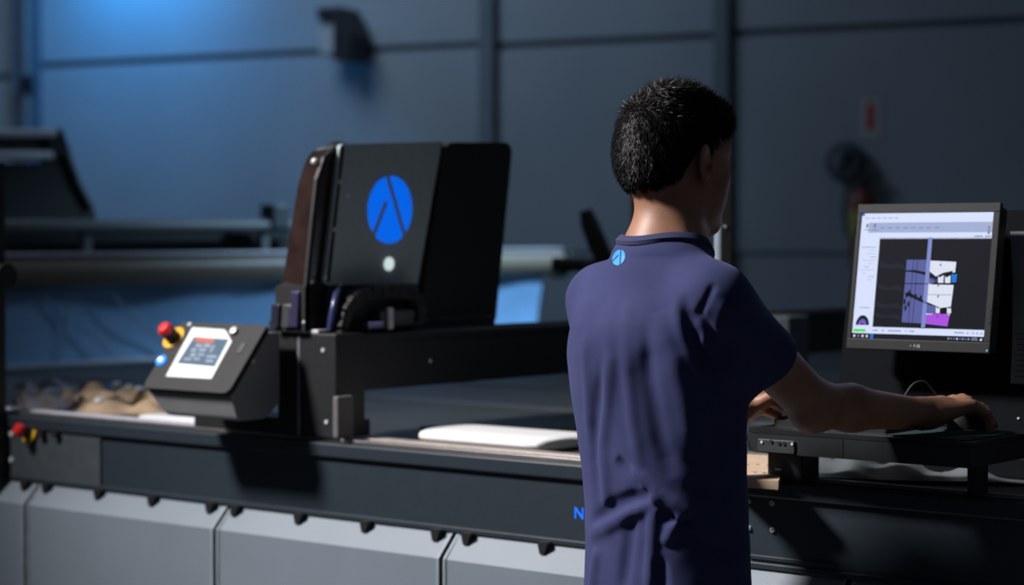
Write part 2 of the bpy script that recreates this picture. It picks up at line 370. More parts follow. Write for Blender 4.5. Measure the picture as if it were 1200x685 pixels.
# cutting head, leaning back: frame with +x out, y along bridge, z up leaning to +y
XH = -3.16
lean = math.radians(5.0); ex_, ez_ = np.array([1., 0, 0]), np.array([0, math.sin(lean), math.cos(lean)]); ey_ = np.array([0, math.cos(lean), -math.sin(lean)*.35])
HO = np.array([XH, 3.235, 1.325]); HF = (HO, ex_, ey_/np.linalg.norm(ey_), ez_)
def hp(px, py):               # pixel -> head side-plane local (y,z)
    p = W(px, py, X=XH)-HO; B = np.stack([HF[2][1:], HF[3][1:]], 1); return np.linalg.solve(B, p[1:])
ch = thing('cutter_carriage', 'tall cutting head carriage with grey side cover, blue round emblem and smoked front cover', 'carriage', (XH-.1, 3.45, 1.324))
def hb(name, mb, m, **k): return build(name, mb, m, ch, **k)
def rounded(poly, r, n=5):
    out = []; N_ = len(poly)
    for i in range(N_):
        p = np.array(poly[i]); a = np.array(poly[i-1]); b = np.array(poly[(i+1) % N_]); rr = r[i] if hasattr(r, '__len__') else r
        if rr == 0: out.append(tuple(p)); continue
        da = (a-p)/np.linalg.norm(a-p); db = (b-p)/np.linalg.norm(b-p); p1 = p+da*rr; p2 = p+db*rr
        for t in np.linspace(0, 1, n): out.append(tuple((1-t)**2*p1+2*t*(1-t)*p+t*t*p2))
    return out
g = [hp(*c) for c in ((377, 334), (487, 332), (516, 166), (396, 169))]
g0 = [hp(*c) for c in ((377, 384), (500, 380), (520, 166), (396, 169))]
hb('main_body', MB(HF).prism(rounded([(g0[0][0]+.01, 0.01), (g0[1][0], 0.01), (g0[2][0]+.02, g0[2][1]-.004), (g0[3][0], g0[3][1]-.004)], [0, 0, .01, .02]), -.07, -.004, 'x'), M_char)
hb('side_cover', MB(HF).prism(rounded(g, [.02, .005, .005, .015]), -.005, .006, 'x'), mat('side_cover_grey', (.36, .44, .46), .5, var=.04))
hb('carriage_base', MB().box(XH-.18, 3.25, 1.318, XH+.02, 3.84, 1.345, .004), M_black2)
s1, s2 = hp(398, 172), hp(380, 330); s3, s4 = hp(401, 172), hp(384, 330)
hb('cover_seam', MB(HF).prism([tuple(s2), tuple(s4), tuple(s3), tuple(s1)], .006, .0075, 'x'), M_black)
k = [hp(*c) for c in ((486, 379), (576, 376), (596, 167), (516, 167))]
hb('rear_cover', MB(HF).prism(rounded(k, [.005, .01, .035, .035]), -.20, .014, 'x'), M_black2)
# smoked front cover: curved profile, in front (-y) of the body
fp = [hp(*c) for c in ((378, 385), (326, 385), (333, 330), (341, 270), (350, 222), (362, 190), (376, 177), (396, 172), (385, 280))]
# the cover sits on the -y face; its outline there is seen along -x, so shorten to its true depth
fp2 = [(g0[0][0]+.012, 0.0), (g0[0][0]-.045, 0.0), (g0[0][0]-.052, .10), (g0[3][0]-.062, .25), (g0[3][0]-.055, .345), (g0[3][0]-.035, .395), (g0[3][0]-.005, g0[3][1]-.006), (g0[3][0]+.012, g0[3][1]-.006)]
near = rounded(fp2, [0, .004, .02, .02, .02, .02, .01, 0]); nf = len(near)
far = [(y_*.62+(g0[0][0]+.012)*.38, z_*.985) for y_, z_ in near]
vs = [(-.008, *q_) for q_ in near]+[(-.118+.045*max(q_[1], 0)/.43, *q_) for q_ in far]
mb = MB(HF); mb.add(vs, [list(range(nf))[::-1], list(range(nf, 2*nf))]+[(i, (i+1) % nf, nf+(i+1) % nf, nf+i) for i in range(nf)])
hb('smoked_front_cover', mb, M_amber, smooth=True, label='smoked brown glossy front cover')
hb('lower_front_box', MB(HF).prism([(g0[0][0]+.012, .0), (g0[0][0]-.050, .0), (g0[0][0]-.057, .10), (g0[0][0]+.012, .125)], -.098, -.004, 'x'), M_black2)
hb('cover_frame', MB(HF).prism([(a_-.003, b_) for a_, b_ in fp2[1:7]]+[(a_+.010, b_) for a_, b_ in fp2[1:7]][::-1], -.012, -.004, 'x'), M_black)
for px, py in ((395, 213), (405, 229), (389, 269), (378, 325), (396, 333)):
    a, b = hp(px, py); hb('screw', MB(HF).cyl((.006, a, b), (1, 0, 0), .0048, .003, 12), M_steel, smooth=True)
for (a, b) in ((.0, .10), (-.035, .11), (-.048, .06), (-.05, .02), (-.015, .02)):
    hb('screw', MB(HF).cyl((-.008, g0[0][0]+a, b), (1, 0, 0), .0045, .004, 10), M_steel, smooth=True)
hb('cover_latch', MB(HF).sphere((-.02, g0[3][0]-.052, .385), .008, 12, 8), M_steel, smooth=True)  # bright bead standing in for a glint on the cover
for y_, z_ in ((g0[3][0]+.06, g0[3][1]), (g0[3][0]+.16, g0[3][1]-.002)):
    hb('cap_nut', MB(HF).lathe((-.06, y_, z_-.006), (0, 0, 1), [(0, .026), (.010, .026), (.018, .014)], 16), M_black, smooth=True)
# emblem: disc split by two strokes
def emblem(R=1.0, gap=.09):
    """list of polygons in unit disc coordinates"""
    def clip(poly, p, n):
        out = []
        for i in range(len(poly)):
            a, b = poly[i], poly[(i+1) % len(poly)]; da = (a-p) @ n; db = (b-p) @ n
            if da >= 0: out.append(a)
            if da*db < 0: out.append(a+(b-a)*(da/(da-db)))
        return out
    disc = [np.array([math.cos(t), math.sin(t)])*R for t in np.linspace(0, 2*PI, 49)[:-1]]
    l0, l1 = np.array([-.21, 1.0]), np.array([.71, -.68]); d1 = (l1-l0)/np.linalg.norm(l1-l0); n1 = np.array([-d1[1], d1[0]])   # n1 -> right
    if n1[0] < 0: n1 = -n1
    s0_, s1_ = np.array([-.17, .28]), np.array([-.66, -.72]); d2 = (s1_-s0_)/np.linalg.norm(s1_-s0_); n2 = np.array([-d2[1], d2[0]])
    if n2[0] > 0: n2 = -n2                                                                     # n2 -> left
    right = clip(clip(disc, l0+n1*gap, n1), np.array([0, -.70]), np.array([0, 1.]))
    body = clip(disc, l0-n1*gap, -n1)
    lefty = clip(body, s0_+n2*gap, n2); lefty = clip(lefty, np.array([0, -.66]), np.array([0, 1.]))
    up = clip(clip(body, s0_+n2*gap, -n2), np.array([0, s0_[1]-.04]), np.array([0, 1.]))
    wedge = clip(body, s0_-n2*gap, -n2); wedge = clip(wedge, np.array([0, s0_[1]-.04]), np.array([0, -1.]))
    return [p for p in (right, lefty, up, wedge) if len(p) > 2]
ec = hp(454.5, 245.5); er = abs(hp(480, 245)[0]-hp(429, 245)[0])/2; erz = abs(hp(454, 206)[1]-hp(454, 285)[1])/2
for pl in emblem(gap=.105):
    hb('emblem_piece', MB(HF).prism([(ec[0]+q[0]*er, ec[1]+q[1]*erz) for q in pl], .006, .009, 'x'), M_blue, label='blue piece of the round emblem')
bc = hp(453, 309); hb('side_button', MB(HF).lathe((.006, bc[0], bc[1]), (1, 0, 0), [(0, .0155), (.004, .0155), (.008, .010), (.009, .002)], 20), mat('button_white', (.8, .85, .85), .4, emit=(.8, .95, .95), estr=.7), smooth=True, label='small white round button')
# cable chain arching over the bridge in front of the cover
cp = [W(*c, X=XH+.035) for c in ((398, 400), (395, 385), (399, 366), (410, 350), (428, 342), (450, 341), (470, 342), (482, 346), (487, 360), (486, 378))]
P_ = []
for i in range(len(cp)-1):
    for t in (0, .5): P_.append(cp[i]*(1-t)+cp[i+1]*t)
P_.append(cp[-1])
for i in range(len(P_)-1):
    a, b = P_[i], P_[i+1]; t = (b-a); L_ = np.linalg.norm(t); t /= L_; up = np.array([0, -t[2], t[1]])
    mb = MB(((a+b)/2, np.array([1., 0, 0]), t, up)); mb.box(-.025, -L_*.47, -.014, .025, L_*.47, .014, .003); hb('chain_link', mb, M_black)
hb('motor_block', MB().box(XH+.012, W(430, 380, X=XH)[1], 1.33, XH+.045, W(482, 380, X=XH)[1], 1.37, .006), M_char)
q = W(449, 378, X=XH+.03); hb('valve', MB().cyl((XH+.05, q[1], 1.325), (0, 0, 1), .009, .05, 12), M_alu, smooth=True)
q = W(425, 382, X=XH+.03); hb('fitting', MB().cyl((XH+.055, q[1]-.015, 1.337), (0, 1, 0), .008, .05, 12), mat('violet_fitting', (.35, .30, .55), .25, metal=.6), smooth=True)
q = W(391, 378, X=XH+.03); hb('hose', MB().tube([(XH+.03, q[1]-.01, 1.33), (XH+.04, q[1]-.012, 1.37), (XH+.03, q[1]+.01, 1.41), (XH+.01, q[1]+.03, 1.42)], .009, 10), mat('hose_blue', (.03, .04, .12), .25), smooth=True)
for x_, c_ in ((-.09, (.06, .06, .10)), (-.055, (.16, .16, .16)), (-.03, (.10, .09, .20))):
    hb('drive_unit', MB(HF).box(x_-.014, g0[0][0]-.062, .008, x_+.012, g0[0][0]-.044, .06+.03*(x_ == -.03), .003), mat('drive_%d' % int(-x_*100), c_, .25, metal=.7))

# operator console on the gantry foot
co = thing('control_console', 'tilted black control console with a lit touch screen on the gantry foot', 'console', (*W(255, 500, Y=3.15)[:2], ZT+.045))
def cb(name, mb, m, **k): return build(name, mb, m, co, **k)
x0 = float(W(180, 470, Y=3.10)[0]); x1 = float(W(318, 480, Y=3.16)[0]) ; YC = 3.045
XCR = float(W(300, 470, Y=3.10)[0])
# side profile in (y,z): front low edge, face sloping back and up
zt_c = float(W(300, 388, Y=3.27)[2]); 
f_lo = W(270, 461, X=XCR); f_hi = W(312, 388, X=XCR); b_lo = W(270, 494, X=XCR)
ylo, zlo = float(f_lo[1]), float(f_lo[2]); yhi, zhi = float(f_hi[1]), float(f_hi[2])
zb = float(b_lo[2]); XCL = float(W(173, 452, Y=ylo)[0])
prof = [(ylo+.022, zb), (yhi+.0, zb+.0), (yhi+.04, zb+.035), (yhi+.04, zhi-.004), (yhi, zhi-.004), (ylo, zlo-.004)]
hmb = MB().prism(rounded(prof, [.012, .02, .0, .0, .0, .006]), XCL, XCR, 'x')
hmb.v = [(v[0]+(.05*min(1, max(0, (zlo-.008-v[2])/(zlo-zb))) if v[0] < XCL+.001 else 0), v[1], v[2]) for v in hmb.v]; cb('housing', hmb, M_grey)
sl = np.array([0, yhi-ylo, zhi-zlo]); SLl = np.linalg.norm(sl); sl /= SLl; nn = np.array([0, -sl[2], sl[1]])
KF = (np.array([XCL, ylo, zlo]), np.array([1., 0, 0]), sl, nn); KW = XCR-XCL
cb('face_plate', MB(KF).prism(rounded([(-.006, -.006), (KW+.004, -.006), (KW+.004, SLl+.01), (-.006, SLl+.01)], [.02, .02, .008, .008]), -.004, .010, 'z'), M_black2)
def kp(px, py):
    r = ray(px, py); o = np.array([0, 0, EYE]); O = KF[0]+nn*.010; t = ((O-o) @ nn)/(r @ nn); p = o+r*t-O; return float(p[0]), float(p @ sl)
sc = [kp(*c) for c in ((195, 441), (248, 444), (272, 400), (264, 386.5), (226, 384))]
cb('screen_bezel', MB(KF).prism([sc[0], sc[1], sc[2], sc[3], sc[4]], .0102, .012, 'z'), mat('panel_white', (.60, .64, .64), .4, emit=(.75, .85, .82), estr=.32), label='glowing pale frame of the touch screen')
sd = [kp(*c) for c in ((208, 426), (252, 430), (269, 398), (228, 395))]
cb('screen_image', MB(KF).prism(sd, .012, .0124, 'z'), mat('panel_lcd', (.03, .05, .07), .3, emit=(.10, .16, .24), estr=.7), label='dark blue touch screen picture')
def sdp(u, v):
    a = np.array(sd[3])*(1-u)+np.array(sd[2])*u; b = np.array(sd[0])*(1-u)+np.array(sd[1])*u; return tuple(a*(1-v)+b*v)
def sdq(u0, v0, u1, v1): return [sdp(u0, v1), sdp(u1, v1), sdp(u1, v0), sdp(u0, v0)]
cb('title_bar', MB(KF).prism(sdq(.10, .03, .62, .17), .0124, .0128, 'z'), mat('lcd_orange', (.1, .02, .01), .4, emit=(.85, .16, .07), estr=.8))
mlt = mat('lcd_pale', (.1, .12, .15), .4, emit=(.42, .50, .66), estr=.55)
for (u0, v0, u1, v1) in ((.2, .25, .38, .36), (.42, .22, .60, .34), (.15, .42, .30, .52), (.36, .40, .55, .50), (.22, .58, .34, .72), (.40, .58, .58, .66), (.12, .78, .3, .86), (.66, .62, .92, .70), (.70, .78, .9, .86), (.36, .74, .52, .82), (.66, .25, .72, .5)):
    cb('screen_block', MB(KF).prism(sdq(u0, v0, u1, v1), .0124, .0128, 'z'), mlt)
a, b = kp(204, 396); c = KF[0]+KF[1]*(a)+sl*(b)+nn*.010; estop(co, c, nn, 1.0)
a, b = kp(190, 423); c = KF[0]+KF[1]*a+sl*b+nn*.010
cb('indicator_button', MB().lathe(c, nn, [(0, .014), (.006, .014), (.007, .009)], 18), mat('button_blue', (.02, .2, .8), .3, emit=(.02, .25, 1), estr=.8), smooth=True, label='lit blue round button')
cb('indicator_lamp', MB().lathe(c+nn*.006, nn, [(0, .006), (.003, .005)], 12), mat('button_glow', (.9, .95, 1), .3, emit=(.8, .95, 1), estr=2.0), smooth=True)
a, b = kp(275, 389); c = KF[0]+KF[1]*a+sl*b+nn*.010
cb('key_knob', MB().lathe(c, nn, [(0, .010), (.008, .010), (.010, .006)], 14), M_steel, smooth=True)
a, b = kp(283, 408); cb('slot', MB(KF).box(a-.008, b-.014, .010, a+.008, b+.014, .012, .001), mat('slot_dark', (.05, .045, .05), .4))
for px, py in ((224, 378),):
    a, b = kp(px, py); cb('screw', MB().cyl(KF[0]+KF[1]*a+sl*(SLl+.003)+nn*.01, nn, .005, .003, 10), M_steel)
q = W(236, 465, Y=ylo+.01); cb('screw', MB().cyl((q[0], ylo+.016, zlo-.02), (0, -1, 0), .004, .008, 10), M_steel, smooth=True)
q = W(296, 423, X=XCR); cb('screw', MB().cyl((XCR, q[1], q[2]), (1, 0, 0), .004, .003, 10), M_steel, smooth=True)

# ------------------------------------------------------------------ things on the bed
def sheet(name, corners, nx, ny, hfun, m, thick=.003, smooth=True):
    c = [np.array(q, float) for q in corners]; vs = []; fs = []
    for j in range(ny+1):
        for i in range(nx+1):
            u, v = i/nx, j/ny; p = (c[0]*(1-u)+c[1]*u)*(1-v)+(c[3]*(1-u)+c[2]*u)*v; dx, dy, h = hfun(u, v); vs.append((p[0]+dx, p[1]+dy, p[2]+max(h, 0)+thick))
    n = len(vs); vs += [(a, b, z-thick) for a, b, z in vs]; r = nx+1
    for j in range(ny):
        for i in range(nx):
            a = j*r+i; fs.append((a, a+1, a+r+1, a+r)); fs.append((n+a, n+a+r, n+a+r+1, n+a+1))
    for i in range(nx): fs.append((i, n+i, n+i+1, i+1)); a = ny*r+i; fs.append((a, a+1, n+a+1, n+a))
    for j in range(ny): a = j*r; fs.append((a, a+r, n+a+r, n+a)); a = j*r+nx; fs.append((a, n+a, n+a+r, a+r))
    mb = MB(); mb.add(vs, fs); return build(name, mb, m, None, smooth)
# white rolled strip right of the gantry: a flattened tube with a rounded end
def flat_roll(name, xa_, xb_, y, wd, h, label, m=M_white, z0=1.075):
    prof = []; n = 28; vs = []; fs = []; k_ = 14
    xs = np.concatenate([xa_+np.array([0, .15, .4, .7, 1])**1.0*.03, np.linspace(xa_+.06, xb_-.06, 8), xb_-.03+np.array([0, .3, .6, .85, 1])*.03])
    for x in xs:
        e = min((x-xa_)/.03, (xb_-x)/.03, 1); e = max(e, 0); sc_ = math.sqrt(max(1-(1-e)**2, .0)); sc_ = .05+.95*sc_
        for q in range(n):
            t = 2*PI*q/n; cy = math.copysign(abs(math.cos(t))**.55, math.cos(t)); cz = math.copysign(abs(math.sin(t))**.7, math.sin(t))
            vs.append((x, y+cy*wd/2*sc_, z0+h/2+cz*h/2*(.4+.6*sc_)))
    for i in range(len(xs)-1):
        for q in range(n): fs.append((i*n+q, i*n+(q+1) % n, (i+1)*n+(q+1) % n, (i+1)*n+q))
    fs.append(list(range(n))); fs.append([(len(xs)-1)*n+q for q in range(n)])
    mb = MB(); mb.add(vs, fs); o = build(name, mb, m, None, True); return o
xw0, xw1 = float(W(478, 510, Z=1.1)[0])-.06, float(W(668, 518, Z=1.1)[0])-.045
tag(flat_roll('plastic_strip', xw0, xw1, 3.455, .21, .032, ''), 'bright white flat plastic strip lying on the bed between gantry and operator', 'strip')
tag(flat_roll('plastic_strip', float(W(120, 486, Z=1.1)[0]), float(W(250, 492, Z=1.1)[0]), 3.335, .085, .020, ''), 'bright white flat strip left of the console by the beige cloth', 'strip')
# crumpled beige cloth on the left
def crum(seed, amp, fx=3, fy=2):
    r = np.random.default_rng(seed); ph = r.uniform(0, 6, 12)
    def h(u, v):
        e = min(u, 1-u, v, 1-v)*7; e = max(0, min(e, 1))
        a = (math.sin(fx*6*u+ph[0]+2*math.sin(fy*5*v+ph[1]))+math.sin(fy*9*v+ph[2]+3*u)+.6*math.sin(14*(u+v)*fx/3+ph[3])+1.4)/4
        return .012*math.sin(9*v+ph[4]), .012*math.sin(8*u+ph[5]), e*amp*max(0, a)
    return h
def Q(px, py, z=ZT): return W(px, py, Z=z)
o = sheet('beige_cloth', [Q(85, 484), Q(212, 488), Q(165, 466), Q(60, 464)], 60, 40, crum(3, .05), M_beige, .003); tag(o, 'crumpled beige cloth heaped on the bed left of the console', 'cloth')
o = sheet('grey_film', [Q(14, 480), Q(90, 483), Q(118, 456), Q(14, 452)], 50, 40, crum(5, .04), mat('brown_film', (.16, .13, .12), .4, var=.4, scale=12), .003); tag(o, 'crumpled dark brown film on the bed near the left post', 'film')
for i, (px, py, r_) in enumerate(((117, 478, .012), (136, 458, .010), (151, 461, .010), (164, 464, .011))):  # bright beads standing in for blurred highlights on the bed
    p = W(px, py, Z=ZT+.012)
    mb = MB(); mb.sphere((p[0], p[1], ZT+.03), (r_*1.5, r_*1.5, r_), 14, 8); mb.cyl((p[0], p[1], ZT-.004), (0, 0, 1), r_*.8, .028, 12)
    o = build('clamp_knob', mb, M_steel, None, True)
    tag(o, ['shiny clamp knob nearest the bright rail beside the beige cloth', 'shiny clamp knob farthest left in the row behind the beige cloth', 'middle shiny clamp knob in the row behind the beige cloth', 'shiny clamp knob nearest the console behind the beige cloth'][i], 'knob', 'clamp knobs behind the beige cloth')
# grey film behind the keyboard shelf, perforated beige board
o = sheet('plastic_film', [Q(950, 560), Q(1290, 570), Q(1290, 512), Q(930, 520)], 90, 40, crum(8, .05, 5, 2), M_greycloth, .002); tag(o, 'wrinkled grey plastic film on the bed behind the keyboard shelf', 'film')
pb = thing('perforated_board', 'bright beige board with small dark holes beside the operator under the shelf', 'board', Q(886, 560))
a, b, c_, d_ = Q(840, 566), Q(912, 571), Q(925, 541), Q(850, 537)
mb = MB(); z0 = ZT-.004; mb.add([(*q[:2], z0) for q in (a, b, c_, d_)]+[(*q[:2], z0+.016) for q in (a, b, c_, d_)], [(0, 1, 2, 3), (4, 5, 6, 7), (0, 1, 5, 4), (1, 2, 6, 5), (2, 3, 7, 6), (3, 0, 4, 7)])
build('board', mb, mat('beige_board', (.62, .46, .32), .7, var=.15, scale=25), pb)
for px, py in ((876, 548), (888, 548), (900, 549), (872, 557), (885, 557), (896, 558)):
    p = W(px, py-4, Z=z0+.016); build('hole', MB().cyl((p[0], p[1], z0+.0158), (0, 0, 1), .004, .0006, 10), M_black2, pb)

# ------------------------------------------------------------------ roll feeder at the table end
XF = -5.95
rf = thing('roll_feeder', 'roll feeder with long grey tube over a blue sheet at the far table end', 'roll feeder', (XF-.4, 5.7, 0))
def rb(name, mb, m, **k): return build(name, mb, m, rf, **k)
rb('roll_tube', MB().tube([(XF, 3.9, 1.415), (XF, 7.75, 1.437)], .060, 32), M_tube, smooth=True)
rb('steel_rod', MB().tube([(XF+.03, 3.9, 1.477), (XF+.03, 7.75, 1.497)], .012, 14), mat('rod_violet', (.35, .33, .36), .4, metal=.3), smooth=True)
rb('end_flange', MB().cyl((XF, 7.75, 1.437), (0, 1, 0), .08, .03, 24), M_black, smooth=True)
rb('end_flange', MB().cyl((XF, 3.88, 1.415), (0, 1, 0), .08, .03, 24), M_black, smooth=True)
# hanging blue sheet with creases
vs = []; fs = []; nx_, nz_ = 60, 14
for j in range(nz_+1):
    for i in range(nx_+1):
        y = 3.95+3.7*i/nx_; z = .98+.40*j/nz_
        vs.append((XF-.02+.018*math.sin(3.1*y+2*z*3)+.012*math.sin(9*y-7*z), y, z))
for j in range(nz_):
    for i in range(nx_): a = j*(nx_+1)+i; fs.append((a, a+1, a+nx_+2, a+nx_+1))
n_ = len(vs); vs += [(x-.004, y, z) for x, y, z in vs]; fs += [tuple(n_+q for q in f) for f in fs]
mb = MB(); mb.add(vs, fs); rb('blue_sheet', mb, M_blue_sheet, smooth=True, label='hanging translucent blue sheet with pale creases')
mcr = mat('sheet_crease', (.38, .50, .62), .5)  # raised pale lines standing in for ceiling reflections on the sheet
for ln in (((52, 346), (72, 372), (78, 385)), ((80, 345), (77, 385), (68, 425)), ((132, 345), (160, 375), (205, 412)), ((90, 380), (110, 392), (140, 425))):
    rb('crease', MB().tube([W(*c, X=XF+.012) for c in ln], .0045, 6), mcr, smooth=True)
rb('lower_rail', MB().box(XF-.03, 3.9, 1.06, XF+.06, 7.7, 1.085, .004), mat('lower_rail', (.60, .60, .62), .3, metal=.2))
rb('base_frame', MB().box(XF-.6, 3.9, 0, XF-.05, 7.7, .96), M_char)
pa, pb_ = W(5, 266, X=-6.3), W(352, 264, X=-6.3)
rb('upper_bar', MB().tube([pa-(pb_-pa)*.15, pb_+(pb_-pa)*.05], .028, 16), M_bar, smooth=True)
rb('dark_tray', MB().prism([(W(5, 276, X=-6.42)[1]-.3, 1.46), (W(340, 276, X=-6.42)[1], 1.46), (W(340, 276, X=-6.42)[1], 1.575), (W(5, 276, X=-6.42)[1]-.3, 1.575)], -6.50, -6.42, 'x'), M_black2)
for px in (100, 308):
    y = float(W(px, 280, X=-6.32)[1]); rb('bar_support', MB().box(-6.34, y-.02, .9, -6.30, y+.02, 1.60, .003), M_bar)
y = float(W(323, 245, X=-6.3)[1]); rb('bar_clamp', MB().box(-6.35, y-.05, 1.59, -6.26, y+.05, 1.70, .01), M_char)
# upper cradle with two pale rollers
uc = thing('fabric_cradle', 'dark fabric cradle with two pale rollers at the upper left', 'cradle', (-7.0, 5.2, 0))
def ub(name, mb, m, **k): return build(name, mb, m, uc, **k)
XU = -6.9
poly = [W(*c, X=XU) for c in ((-60, 262), (-60, 192), (58, 190), (62, 152), (76, 150), (88, 182), (90, 212), (112, 240), (118, 262))]
ub('side_plate', MB().prism([(float(q[1]), float(q[2])) for q in poly], XU-.06, XU-.02, 'x'), M_black2)
a, b = W(-60, 156, X=XU), W(64, 156, X=XU); ub('pale_roller', MB().tube([a, b], .018, 16), mat('pale_roller', (.85, .85, .95), .3, metal=.0), smooth=True)
a, b = W(-60, 182, X=XU), W(60, 182, X=XU); ub('pale_roller', MB().tube([a, b], .018, 16), MATS['pale_roller'], smooth=True)
a, b = W(0, 166, X=XU-.04), W(62, 172, X=XU-.04); ub('roller_tray', MB().prism([(a[1]-.4, b[2]-.03), (b[1], b[2]-.03), (b[1], b[2]+.045), (a[1]-.4, b[2]+.045)], XU-.09, XU-.05, 'x'), M_black)
a, b = W(78, 178, X=XU), W(108, 244, X=XU); ub('strut', MB().tube([a, W(92, 215, X=XU), b], .014, 10), M_bar, smooth=True)
ub('leg', MB().box(XU-.1, 4.6, 0, XU-.04, 4.7, 1.6), M_black); ub('leg', MB().box(XU-.1, 5.4, 0, XU-.04, 5.5, 1.5), M_black)

# far lever and posts behind the operator
p = W(700, 296, A=6.4)
lv = thing('black_lever', 'blurred black lever handle rising beside the operator left shoulder', 'lever', (p[0], p[1], ZT))
build('lever_arm', MB().tube([W(712, 312, A=6.4), W(700, 285, A=6.4), W(691, 262, A=6.4), W(686, 246, A=6.4)], [.030, .032, .030, .020], 16), M_black2, lv, True)
q = W(712, 312, A=6.4); build('lever_base', MB().box(q[0]-.06, q[1]-.06, ZT-.004, q[0]+.06, q[1]+.06, q[2]+.01, .01), M_black, lv)
q0 = W(655, 308, A=6.4); build('lever_block', MB().tube([W(648, 309, A=6.45), q], .022, 12), M_black2, lv, True)
def post(px, pxw, A, ytop, label, edge=False):
    p = W(px, 300, A=A); hw = pxw/2*A/FPX
    t = thing('support_post', label, 'post', (p[0], p[1], ZT-.004), 'slim black posts behind the operator'); zt = float(W(px, ytop, A=A)[2])
    f = ((p[0], p[1], 0.), RGT, FWD, np.array([0, 0, 1.]))
    build('upright', MB(f).box(-hw, -.02, ZT-.004, hw, .03, zt, .002), M_black, t)
    build('base_plate', MB(f).box(-hw-.04, -.05, ZT-.004, hw+.04, .06, ZT+.006), M_black, t)
    if edge: build('edge_strip', MB(f).box(-hw-.011, -.012, ZT+.05, -hw, .01, 1.60, .001), mat('edge_pale', (.55, .66, .78), .3), t)
    return t, f
t, f = post(850, 13, 4.6, 152, 'slim black post with a pale edge strip right of the operator neck', True)
build('screw', MB(f).cyl((-.004, -.02, float(W(850, 265, A=4.6)[2])), (0, -1, 0), .003, .003, 8), M_steel, t)
post(744, 12, 4.9, 165, 'slim black post left of the operator neck')
p = W(818, 300, A=6.0); yp = build('yellow_post', MB(((p[0], p[1], 0.), RGT, FWD, np.array([0, 0, 1.]))).box(-.012, -.02, ZT-.004, .012, .02, 1.62, .003), mat('yellow_dull', (.42, .27, .02), .6)); tag(yp, 'narrow yellow post just visible under the operator chin', 'post')

# ------------------------------------------------------------------ keyboard shelf, keyboard, mouse
TZ = 1.185; TY = 3.115
tx0, tx1 = float(W(876, 499, Y=TY)[0]), float(W(1138, 518, Y=TY)[0]); TYB = 3.36
sh = thing('keyboard_shelf', 'black keyboard shelf on two short supports at the table front', 'shelf', ((tx0+tx1)/2, 3.24, ZT))
def sb(name, mb, m, **k): return build(name, mb, m, sh, **k)
sb('shelf_board', MB().prism(rounded([(tx0, TY), (tx1, TY), (tx1, TYB), (tx0, TYB)], [.006, .006, .03, .03]), TZ-.008, TZ, 'z'), mat('shelf_black', (.012, .014, .016), .4))
fz = .044
sb('front_apron', MB().prism(rounded([(tx0, TZ-.009), (tx1, TZ-.009), (tx1, TZ-fz), (tx0, TZ-fz)], [.004, .004, .004, .018]), TY, TY+.02, 'y'), mat('apron', (.016, .019, .021), .45))
sb('apron_seam', MB().box(float(W(986, 515, Y=TY)[0]), TY-.001, TZ-fz+.002, float(W(986, 515, Y=TY)[0])+.003, TY, TZ-.009), M_black2)
sb('side_apron', MB().prism(rounded([(TY+.02, TZ-.009), (TYB, TZ-.009), (TYB, TZ-fz), (TY+.02, TZ-fz)], [.0, .004, .018, .0]), tx1-.012, tx1, 'x'), M_black)
a, b = W(889, 516, Y=TY), W(932, 528, Y=TY)
sb('socket_plate', MB().box(a[0], TY-.004, float(W(910, 530, Y=TY)[2]), b[0], TY, float(W(910, 515, Y=TY)[2]), .001), mat('socket', (.035, .04, .045), .5))
for px, py in ((893, 517.5), (928.5, 520)):
    q = W(px, py, Y=TY-.004); sb('screw', MB().cyl((q[0], TY-.004, q[2]), (0, -1, 0), .0026, .002, 10), M_steel)
for px, py in ((904, 517), (913, 519), (919, 519.5)):
    q = W(px, py, Y=TY-.004); sb('socket', MB().cyl((q[0], TY-.004, q[2]), (0, -1, 0), .0035, .002, 10), M_black2)
bx0, bx1 = float(W(901, 560, Y=3.20)[0]), float(W(941, 560, Y=3.20)[0])
sb('bracket', MB().box(bx0, 3.195, ZT, bx1, 3.26, TZ-.008, .002), mat('bracket_slate', (.04, .047, .052), .5))
q = W(912, 549.5, Y=3.195); sb('bracket_mark', MB().box(q[0]-.007, 3.194, q[2]-.0012, q[0]+.006, 3.195, q[2]+.0012), M_steel)
px_ = W(1145, 585, Y=3.22); sb('round_support', MB().cyl((px_[0], 3.222, ZT), (0, 0, 1), .018, TZ-.008-ZT, 28), M_black, smooth=True)
sb('support_flange', MB().cyl((px_[0], 3.222, ZT), (0, 0, 1), .026, .004, 28), M_black, smooth=True)
kb = thing('keyboard', 'low black keyboard on the shelf under the operator left hand', 'keyboard', (tx0+.15, 3.23, TZ))
kx0 = tx0+.018; kx1 = kx0+.235; ky0 = 3.175; ky1 = 3.30
build('keyboard_base', MB().prism(rounded([(kx0, ky0), (kx1, ky0), (kx1, ky1), (kx0, ky1)], .006), TZ, TZ+.012, 'z'), M_black, kb)
me_key = None
for r_ in range(6):
    for c_ in range(14):
        if me_key is None:
            mb = MB(); mb.add([(-.0068, -.0080, 0), (.0068, -.0080, 0), (.0068, .0080, 0), (-.0068, .0080, 0), (-.0055, -.0065, .006), (.0055, -.0065, .006), (.0055, .0065, .006), (-.0055, .0065, .006)], [(3, 2, 1, 0), (4, 5, 6, 7), (0, 1, 5, 4), (1, 2, 6, 5), (2, 3, 7, 6), (3, 0, 4, 7)])
            me_key = bpy.data.meshes.new('key'); me_key.from_pydata(mb.v, [], mb.f); me_key.materials.append(mat('key_plastic', (.025, .026, .03), .4))
        o = bpy.data.objects.new('key', me_key); COL.objects.link(o); o.parent = kb
        o.location = Vector((kx0+.013+c_*.0161, ky0+.014+r_*.0192, TZ+.0118))-kb.location
mp = W(1120, 505, Z=TZ)
MC = W(1139, 497, Z=TZ+.01)
